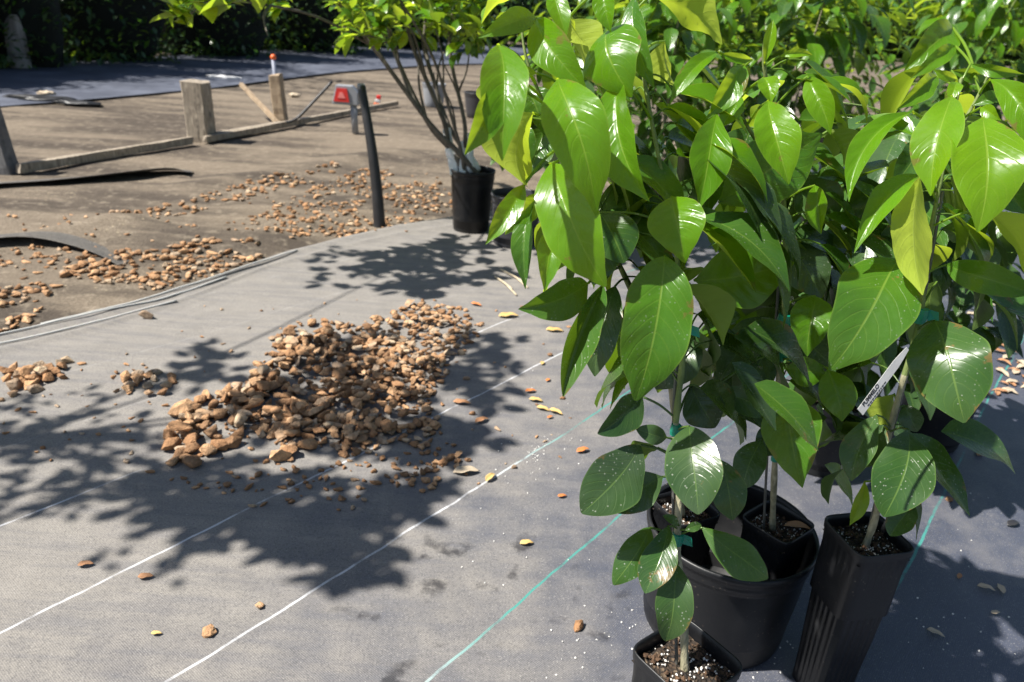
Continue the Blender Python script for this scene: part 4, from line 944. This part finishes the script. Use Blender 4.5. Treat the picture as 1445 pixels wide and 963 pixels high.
# right inner square pot
c2 = G(1093, 738, H3 + .02) + Vector((.006, 0, 0)); pot2 = dict(kind='square', a=.094, b=.066, h=H3, rz=R_(40), loc=(c2.x, c2.y, .026))
b2 = Vector((c2.x - .006, c2.y, H3))
S2 = [b2, P(1094, 640, 1.19), P(1098, 550, 1.14), P(1106, 450, 1.09), P(1108, 330, 1.04), P(1098, 200, .97), P(1078, 90, .92), P(1085, 40, .91)]
S2b = [P(1104, 250, 1.0), P(1050, 170, .93), P(1030, 95, .9), P(1015, 72, .88)]
L2 = [
 (1104, 556, 1132, 687, 84, .98, .93, 1, .62, dict(bow=.1, pt=.95)), (1003, 550, 1098, 587, 40, .96, .94, 1, .3, dict(bow=.08)), (1075, 622, 1048, 688, 46, 1.12, 1.10, 1, .22),
 (1108, 520, 1167, 530, 46, 1.05, 1.03, 1, .66, dict(bow=.05)), (1150, 418, 1138, 497, 62, 1.03, 1.0, 1, .66), (1168, 520, 1191, 594, 56, 1.02, 1.0, 1, .64, dict(fold=22)),
 (1072, 448, 1016, 532, 56, 1.08, 1.05, 1, .04), (1090, 470, 1040, 560, 60, 1.12, 1.1, 1, .04), (1130, 470, 1180, 520, 56, 1.1, 1.08, 1, .05), (1060, 500, 1010, 560, 56, 1.13, 1.12, 1, .03), (1112, 600, 1070, 640, 46, 1.14, 1.13, 1, .1),
 (980, 396, 1121, 370, 92, .94, .90, 1, .70, dict(bow=.06, fold=8, pt=.98)), (1110, 340, 1160, 420, 60, 1.08, 1.06, 1, .1), (1090, 340, 1040, 420, 70, 1.1, 1.08, 1, .05),
 (1012, 160, 986, 296, 60, .86, .83, 1, .86, dict(fold=18)), (1014, 74, 946, 138, 26, .87, .84, 1, .8, dict(twist=20, curl=.1)), (1084, 143, 1115, 253, 66, .86, .82, 1, .93, dict(bow=.1)),
 (1078, 110, 1088, 146, 34, .88, .865, 1, .95), (1014, 286, 1165, 190, 92, .97, .93, 1, .60, dict(bow=.03, fold=4)), (1140, 108, 1172, 189, 40, .92, .90, 1, .9, dict(fold=24)),
 (1170, 184, 1192, 234, 42, .97, .96, -1, .6), (1150, 262, 1158, 330, 38, .98, .96, 1, .85), (1212, 250, 1240, 330, 56, 1.1, 1.08, 1, .12), (1050, 92, 1007, 162, 44, .87, .85, 1, .80), (1045, 136, 1018, 177, 34, .88, .87, 1, .85),
 (1079, 88, 1091, 28, 22, .91, .90, 1, .95, dict(fold=40)), (1100, 80, 1148, 76, 15, .91, .90, 1, .95), (1062, 84, 1014, 76, 16, .89, .88, 1, .85), (1130, 250, 1180, 310, 66, 1.06, 1.05, 1, .3), (1100, 300, 1060, 350, 60, 1.0, 1.0, 1, .25), (1060, 180, 1035, 240, 60, .98, .97, 1, .35), (1090, 220, 1150, 200, 50, .99, .98, 1, .4), (1010, 230, 1000, 300, 50, .95, .94, 1, .45)]
seedling('central seedling in the right square pot inside the round pot', pot2, [S2, S2b], L2, [(1112, 453, 1.09, 24), (1084, 512, 1.1, 16), (1080, 660, 1.18, 14)], [b2 + Vector((-.012, 0, -.02)), P(1084, 620, 1.2), P(1096, 440, 1.1), P(1104, 320, 1.05)], 'potted pummelo seedlings', inner=(64, .36, .9, .12))
# dry leaf lying on that pot's soil
s_ = LeafSoup(); q0 = G(1106, 742, H3 + .012); s_.add(q0, q0 + Vector((.045, -.012, .004)), Vector((.26, .96, 0)), Vector((0, 0, 1)), .02, .5, .1, 20, nu=8, nv=4)
tag(s_.build('fallen_leaf', M_DRY), 'orange-brown dry leaf on the soil of the central pot', 'fallen leaf')

# ---- tagged seedling in the tall square pot at right
H4 = .325
c4 = G(1224, 758, H4); pot4 = dict(kind='square', a=.099, b=.072, h=H4, rz=R_(14), loc=(c4.x, c4.y, .008))
b4 = Vector((c4.x - .002, c4.y - .005, H4 - .02))
S4 = [b4, P(1238, 720, 1.10), P(1246, 650, 1.06), P(1268, 560, 1.03), P(1298, 450, 1.0), P(1306, 370, .98), P(1328, 250, .95), P(1352, 130, .93), P(1358, 110, .93)]
S4b = [P(1336, 215, .95), P(1378, 140, .93), P(1400, 95, .92)]
L4 = [
 (1281, 606, 1248, 729, 80, .99, .95, 1, .20, dict(bow=.09)), (1289, 711, 1256, 757, 38, 1.07, 1.06, 1, .3), (1237, 586, 1199, 677, 48, 1.0, .98, 1, .28), (1246, 600, 1208, 660, 40, 1.02, 1.01, 1, .25), (1220, 680, 1200, 741, 22, 1.06, 1.05, 1, .98, dict(fold=30)),
 (1262, 556, 1250, 608, 36, 1.05, 1.04, -1, .85), (1276, 572, 1294, 610, 32, 1.04, 1.03, 1, .1), (1268, 366, 1186, 513, 126, .93, .88, 1, .58, dict(bow=.07, fold=6, pt=.98)),
 (1319, 453, 1361, 597, 120, .95, .89, 1, .34, dict(bow=.12, fold=-6, pt=.9, wave=.05)), (1298, 250, 1292, 420, 48, .90, .87, -1, 1.0, dict(bow=.03, fold=8)), (1330, 322, 1384, 352, 52, 1.04, 1.03, -1, .45), (1322, 398, 1318, 456, 34, 1.02, 1.01, -1, .4),
 (1335, 374, 1462, 416, 48, .98, .92, 1, .62, dict(bow=.12)), (1343, 136, 1307, 266, 66, .88, .84, 1, .95, dict(bow=.09, fold=16)), (1387, 167, 1380, 327, 96, .86, .82, 1, .95, dict(bow=.1, fold=10, wave=.05)),
 (1288, 158, 1196, 272, 42, .90, .86, 1, .86, dict(fold=30, side=.1, twist=20)), (1301, 247, 1209, 349, 40, .93, .88, 1, .86, dict(fold=28, side=.06, twist=15)), (1397, 112, 1462, 218, 46, .90, .85, 1, .88, dict(side=-.1)),
 (1388, 296, 1465, 390, 44, .92, .88, -1, .97), (1345, 40, 1288, 92, 50, 1.02, .99, 1, .75), (1349, 66, 1292, 108, 26, .99, .97, 1, .8), (1322, 108, 1273, 153, 34, .96, .93, 1, .75), (1370, 90, 1444, 106, 20, .93, .9, 1, .7, dict(bow=.2)),
 (1373, 149, 1421, 135, 22, .93, .92, 1, .6), (1350, 112, 1320, 100, 14, .92, .91, 1, .98), (1384, 152, 1410, 170, 20, .89, .87, 1, .95), (1343, 100, 1404, 104, 26, .95, .95, 1, .65), (1349, 116, 1341, 142, 20, .9, .885, 1, .97), (1300, 200, 1262, 260, 50, 1.0, .99, 1, .4), (1340, 180, 1390, 240, 60, .98, .97, 1, .45), (1290, 300, 1240, 372, 52, 1.05, 1.04, 1, .3), (1400, 240, 1450, 300, 50, 1.0, .98, 1, .5)]
r4, o4, _ = seedling('seedling with the white name tag in the tall square pot at right', pot4, [S4, S4b], L4, [(1299, 445, 1.0, 26), (1244, 668, 1.07, 12)], [b4 + Vector((.006, .01, -.02)), P(1262, 600, 1.06), P(1300, 440, 1.01), P(1330, 270, .96)], 'potted pummelo seedlings', inner=(30, .42, .92, .11))
# name tag: strip hanging from the stem
ta, tb = P(1214, 582, .855), P(1281, 492, .875); ax = (tb - ta).normalized(); nn = perp(CAM - (ta + tb) / 2, ax); nn = (Matrix.Rotation(R_(38), 3, ax) @ nn); sdv = nn.cross(ax).normalized(); L = (tb - ta).length; hw = .0053
bm = bmesh.new(); rows = []
for i in range(9):
    t = i / 8; c = ta + ax * (L * t) + nn * (0) - o4; k = hw * (1 if t < .78 else 1 - (t - .78) * 2.6)
    rows.append([bm.verts.new(c - sdv * k), bm.verts.new(c + sdv * k), bm.verts.new(c + sdv * k - nn * .0006), bm.verts.new(c - sdv * k - nn * .0006)])
for a, b in zip(rows, rows[1:]):
    for i in range(4): bm.faces.new((a[i], a[(i + 1) % 4], b[(i + 1) % 4], b[i]))
bm.faces.new(rows[0][::-1]); bm.faces.new(rows[-1])
tg = from_bm('name_tag', bm, M_TAG, r4, False); tg['label'] = 'white name tag printed with black lettering'
def text(body, size, along, across, lift):
    cu = bpy.data.curves.new('lettering', 'FONT'); cu.body = body; cu.size = size; cu.extrude = .00008; cu.offset = .00022
    tmp = bpy.data.objects.new('lettering_src', cu); C.objects.link(tmp); dg = bpy.context.evaluated_depsgraph_get(); me_ = bpy.data.meshes.new_from_object(tmp.evaluated_get(dg)); bpy.data.objects.remove(tmp); me_.name = 'lettering'; me_.materials.clear()
    o = link('lettering', me_, M_INK, tg); t = along / L
    pos = ta + ax * along + sdv * across + nn * (0 + lift) - o4
    up = nn.cross(ax); o.matrix_local = Matrix.Translation(pos) @ Matrix((ax, up, nn)).transposed().to_4x4(); return o
text('PUMMELO', .0070, .008, .0004, .0002)
bm = bmesh.new()
for (a0, a1, ac) in ((.012, .050, -.0026), (.014, .044, -.0052)):
    q = a0
    while q < a1:
        w_ = random.uniform(.0015, .004); c = ta + ax * (q + w_ / 2) + sdv * ac + nn * .0003 - o4
        rot = Matrix((ax, sdv, nn)).transposed(); box(bm, c.x, c.y, c.z, w_, .0010, .0002, rot); q += w_ + .0009
from_bm('fine_print', bm, M_INK, tg, False)

# ---------------------------------------------------------------- background potted citrus
def bg_citrus(label, u, v, h, R, rp_, hp, n, size, ages, seed, lean=(0, 0), spread=.22, zlo=.35, mat=M_POT, group='background potted citrus', stems=2, zbias=1.0):
    g_ = G(u, v) if v is not None else Vector((u[0], u[1], 0)); rg = random.Random(seed); root = empty('potted_citrus', (g_.x, g_.y, .006)); tag(root, label, 'potted plant', group)
    round_pot(root, R, rp_, hp, mat=mat, seg=40); soil(root, 'round', R * 1.86, hp - .03, seed, True)
    s_ = LeafSoup(); 
    for k in range(stems):
        a = rg.uniform(0, 6.28); e = Vector((lean[0] + math.cos(a) * spread * .5 * (k > 0), lean[1] + math.sin(a) * spread * .5 * (k > 0), h))
        b = Vector((rg.uniform(-.02, .02), rg.uniform(-.02, .02), hp - .03)); m = b.lerp(e, .5) + Vector((rg.uniform(-.03, .03), rg.uniform(-.03, .03), 0))
        path = smooth_path([b, m, e], 8); bm = bmesh.new(); tube(bm, path, [.0075 * (1 - .6 * i / len(path)) for i in range(len(path))], 7); from_bm('stem', bm, M_STEM if k else M_TRUNK, root)
        for _ in range(n // stems):
            t = rg.uniform(0, 1) ** zbias; z = zlo + (h - zlo) * t; q = min(path, key=lambda p_: abs(p_.z - z)); an = rg.uniform(0, 6.28); rr = rg.uniform(.1, 1) * spread
            pb = q + Vector((math.cos(an) * rr, math.sin(an) * rr, rg.uniform(-.02, .05)))
            d = Vector((math.cos(an) + rg.uniform(-.5, .5), math.sin(an) + rg.uniform(-.5, .5), rg.uniform(-1.6, .1)))
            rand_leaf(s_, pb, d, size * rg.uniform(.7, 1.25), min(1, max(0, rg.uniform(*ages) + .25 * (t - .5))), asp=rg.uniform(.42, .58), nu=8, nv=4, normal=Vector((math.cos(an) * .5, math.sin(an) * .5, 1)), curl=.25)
            if rr > .03 and rg.random() < .5: s_.petiole(q, pb, .6, .0013, .01)
    s_.build('foliage', M_LEAF, root)
    return root
bg_citrus('dark-leaved citrus in the round black pot just behind the central pot', 1150, 655, .86, .09, .075, .2, 240, .125, (.05, .5), 11, (.03, .02), .20, .27)
bg_citrus('citrus in the black pot close behind the tagged seedling', 1305, 622, .62, .10, .08, .22, 70, .115, (.05, .45), 12, (.0, .06), .14, .30)
bg_citrus('citrus in the grey pot half hidden behind the left hanging leaves', 725, 345, .95, .12, .1, .24, 170, .12, (.2, .7), 13, (.2, .0), .28, .42, M_POTGREY)
bg_citrus('bushy citrus behind the front seedlings near the middle', 905, 330, 1.25, .12, .1, .24, 380, .135, (.2, .75), 14, (.02, 0), .38, .36)
bg_citrus('bushy citrus between the central and tagged seedlings, further back', 1090, 345, 1.3, .12, .1, .24, 380, .135, (.2, .7), 15, (.02, 0), .38, .42)
bg_citrus('tall citrus behind the tagged seedling with deep green leaves', 1275, 325, 1.35, .12, .1, .24, 380, .135, (.2, .75), 16, (.05, 0), .40, .5)
bg_citrus('citrus at the right edge of the back row', 1470, 330, 1.3, .12, .1, .24, 330, .135, (.3, .8), 17, (0, 0), .38, .55)
for i, (u, v, lb) in enumerate([(840, 235, 'distant citrus behind the bushy middle one'), (1010, 225, 'distant citrus in the gap right of the middle one'), (1170, 215, 'distant citrus seen through the central gap'), (1330, 215, 'distant citrus behind the tall deep green one'), (1480, 240, 'distant citrus beyond the right edge crowns')]):
    bg_citrus(lb, u, v, 1.4, .14, .11, .27, 330, .12, (.3, .9), 30 + i, (0, 0), .5, .35, group='distant potted citrus row')

# ---------------------------------------------------------------- multi-stemmed potted citrus beside the stake
gb = G(664, 325); db = proj(gb)[2]
rb = empty('multi_stem_citrus', (gb.x, gb.y, .004)); tag(rb, 'multi-stemmed citrus with small lime leaves in a black pot beside the stake', 'potted plant')
hpB = top_z(gb, 240); round_pot(rb, .108, .088, hpB); soil(rb, 'round', .2, hpB - .03, 3, True)
ob_ = Vector((gb.x, gb.y, .004)); rg = random.Random(77); tips = []
for i, (u, v, dd, r) in enumerate([(532, 74, -.15, .014), (556, 72, .08, .015), (584, 70, -.1, .014), (600, 66, .12, .012), (634, 66, .0, .012), (612, 84, -.2, .010)]):
    b = Vector((rg.uniform(-.05, .05), rg.uniform(-.04, .04), hpB - .03)); e = P(u, v, db * .93 + dd) - ob_; m = b.lerp(e, .5) + Vector((0, 0, -.03)); e2 = e + (e - m) * .55 + Vector((rg.uniform(-.1, .1), 0, .05))
    path = smooth_path([b, b.lerp(m, .5) + Vector((rg.uniform(-.02, .02), rg.uniform(-.02, .02), 0)), m + Vector((rg.uniform(-.03, .03), rg.uniform(-.03, .03), 0)), e, e2], 5); bm = bmesh.new()
    for _k in range(2):
        q0 = path[rg.randrange(9, 15)]; q1 = q0 + (e - m) * rg.uniform(.5, .9) + Vector((rg.uniform(-.12, .12), rg.uniform(-.1, .1), rg.uniform(0, .06))); tube(bm, smooth_path([q0, q0.lerp(q1, .5) + Vector((rg.uniform(-.02, .02), 0, .01)), q1], 3), [r * .5, r * .46, r * .42, r * .38, r * .34, r * .3, r * .25], 6)
    tube(bm, path, [r * (1.1 - .6 * k / len(path)) for k in range(len(path))], 8); st = from_bm('stem', bm, M_BARK, rb); tips.append((path, e, e2))
    if i in (2, 3, 4):
        bm = bmesh.new(); pw = path[1:6]; tube(bm, pw, [r * 2.4, r * 2.7, r * 2.5, r * 2.3, r * 1.7], 9); from_bm('white_guard', bm, M_TAGWHITE, st)
for (u0, v0, u1, v1, wp, dd) in ((641, 246, 630, 182, 11, -.15), (652, 247, 655, 200, 9, -.16), (664, 246, 664, 188, 8, -.12)):
    a_, b_ = P(u0, v0, db + dd) - ob_, P(u1, v1, db + dd - .02) - ob_
    bm = bmesh.new(); plank_mesh(bm, a_, b_, .003, wp * db / F_PX, Vector((1, 0, 0)), 5, .0015, int(u0)); from_bm('white_tag', bm, M_TAGWHITE, rb, False)
s_ = LeafSoup()
def spray(poly, n, d0, d1, size, ages):
    us = [q[0] for q in poly]; vs_ = [q[1] for q in poly]; c = 0
    while c < n:
        u, v = rg.uniform(min(us), max(us)), rg.uniform(min(vs_), max(vs_))
        if not in_poly(u, v, poly): continue
        p_ = P(u, v, rg.uniform(d0, d1)) - ob_
        # little twig with 4-6 leaves
        d = Vector((rg.uniform(-1, 1), rg.uniform(-1, 1), rg.uniform(-.3, .9))).normalized(); ln = rg.uniform(.05, .13)
        s_.petiole(p_, p_ + d * ln, .35, .002)
        for k in range(rg.randint(4, 6)):
            q = p_ + d * ln * (k + 1) / 6; e = (d + Vector((rg.uniform(-1, 1), rg.uniform(-1, 1), rg.uniform(-.8, .5))) * 1.1)
            rand_leaf(s_, q, e, size * rg.uniform(.7, 1.3), rg.uniform(*ages), asp=.6, nu=6, nv=2)
        c += 1
spray([(470, -80), (700, -80), (700, 50), (660, 58), (600, 46), (560, 60), (500, 46), (480, 20)], 210, db * .78, db * 1.1, .082, (.5, .95))
spray([(600, 0), (700, 10), (690, 84), (640, 70)], 30, db * .85, db * 1.0, .055, (.3, .75))
spray([(380, -70), (490, -70), (480, 12), (420, 18), (390, 8)], 13, db * .72, db * .92, .09, (.4, .85))
spray([(240, -60), (400, -60), (390, 24), (370, 36), (330, 22), (300, 16), (280, 52), (262, 42), (236, 10)], 32, db * .62, db * .75, .095, (.5, .9))
spray([(478, 34), (506, 36), (500, 62), (484, 60)], 5, db * .8, db * .84, .06, (.5, .8))
for (pl) in ([P(520, 62, db * .9), P(450, 25, db * .8), P(380, 8, db * .72), P(300, 0, db * .68), P(270, 20, db * .66)], [P(545, 60, db * .93), P(490, 40, db * .86), P(480, 50, db * .83)], [P(380, 8, db * .72), P(372, 25, db * .7), P(378, 50, db * .69)]):
    pp_ = smooth_path(pl, 5); tw = bmesh.new(); tube(tw, [q - ob_ for q in pp_], [.007 * (1 - .7 * k / len(pp_)) for k in range(len(pp_))], 6); from_bm('branch', tw, M_BARK, rb)
s_.build('foliage', M_SPRAY, rb)

# pale pots far behind the multi-stemmed citrus
for i, (u, v, lb) in enumerate([(612, 150, 'pale grey pot standing far behind the multi-stemmed citrus'), (672, 165, 'dark grey pot far behind, right of the pale one')]):
    g_ = G(u, v); r = empty('nursery_pot', (g_.x, g_.y, .0)); tag(r, lb, 'pot'); round_pot(r, .13, .1, .24, mat=M_POTGREY if i else M_GREYMET, name='wall', seg=36)

# ---------------------------------------------------------------- leafy tree standing outside the left edge; its shade falls across the cloth
rt = empty('shade_tree', (-2.25, 1.25, 0)); tag(rt, 'leafy tree just outside the left edge, shading the stone pile', 'tree')
ot = Vector((-2.25, 1.25, 0)); s_ = LeafSoup(); rg = random.Random(9); cents = []
def shade(poly, n, size, zr=(1.14, 1.6), clump=5):
    us = [q[0] for q in poly]; vs_ = [q[1] for q in poly]; c = 0
    acc = Vector()
    while c < n:
        u, v = rg.uniform(min(us), max(us)), rg.uniform(min(vs_), max(vs_))
        if not in_poly(u, v, poly): continue
        g_ = G(u, v); z = rg.uniform(*zr)
        for _ in range(30):
            p_ = g_ + SUN * (z / SUN.z); a, b, d = proj(p_)
            if d < .05 or b < -70 or a < -70: break
            z += .05
        acc += p_
        for k in range(clump):
            dv = Vector((rg.uniform(-1, 1), rg.uniform(-1, 1), rg.uniform(-.5, .3)))
            nrm = (SUN + Vector((rg.uniform(-.6, .6), rg.uniform(-.6, .6), 0))).normalized()
            rand_leaf(s_, p_ - ot + dv * .015, dv, rg.uniform(*size), rg.uniform(.2, .6), normal=nrm, nu=4, nv=2, asp=.52)
        c += 1
    if n > 5: cents.append(acc / n)
shade([(-60, 600), (40, 560), (100, 548), (190, 566), (250, 620), (300, 690), (290, 770), (180, 745), (90, 715), (0, 735), (-60, 745)], 95, (.03, .06), (1.14, 1.6), 4)
shade([(200, 655), (300, 668), (420, 655), (540, 690), (640, 672), (600, 730), (560, 775), (480, 785), (380, 770), (290, 775), (240, 740)], 105, (.05, .085))
shade([(570, 640), (620, 560), (640, 510), (690, 470), (745, 475), (715, 510), (730, 545), (690, 580), (700, 625), (640, 645)], 34, (.06, .10), (1.3, 1.6))
shade([(455, 780), (575, 765), (520, 822), (450, 815)], 9, (.05, .08))
shade([(215, 545), (262, 510), (300, 488), (355, 515), (340, 548)], 15, (.05, .08), (1.3, 1.6))
shade([(340, 590), (440, 500), (560, 470), (600, 560), (500, 640), (380, 630)], 64, (.05, .08), (1.2, 1.6), 4)
shade([(425, 385), (480, 352), (600, 346), (652, 362), (650, 405), (560, 420), (480, 412)], 40, (.05, .09), (1.25, 1.6))
shade([(560, 600), (680, 590), (700, 640), (620, 650)], 14, (.05, .09))
shade([(118, 801), (150, 790), (168, 788), (166, 796), (130, 803)], 3, (.03, .045), (1.3, 1.35), 2)  # here and next: loose clumps added off the branches to cast small streaks
shade([(206, 820), (240, 808), (278, 800), (276, 808), (230, 820)], 4, (.035, .05), (1.3, 1.35), 2)
s_.build('crown', M_SPRAY, rt)
bm = bmesh.new(); tk = smooth_path([Vector((0, 0, -.03)), Vector((.03, .02, .6)), Vector((.12, .03, 1.2)), Vector((.3, .05, 1.5))], 5); tube(bm, tk, [.05 - .0015 * i for i in range(len(tk))], 10)
for c in cents:
    e = c - ot; s0 = tk[11]; tube(bm, smooth_path([s0, s0.lerp(e, .5) + Vector((0, 0, .08)), e], 5), [.008 - .0006 * i for i in range(11)], 6)
from_bm('trunk', bm, M_BARK, rt)
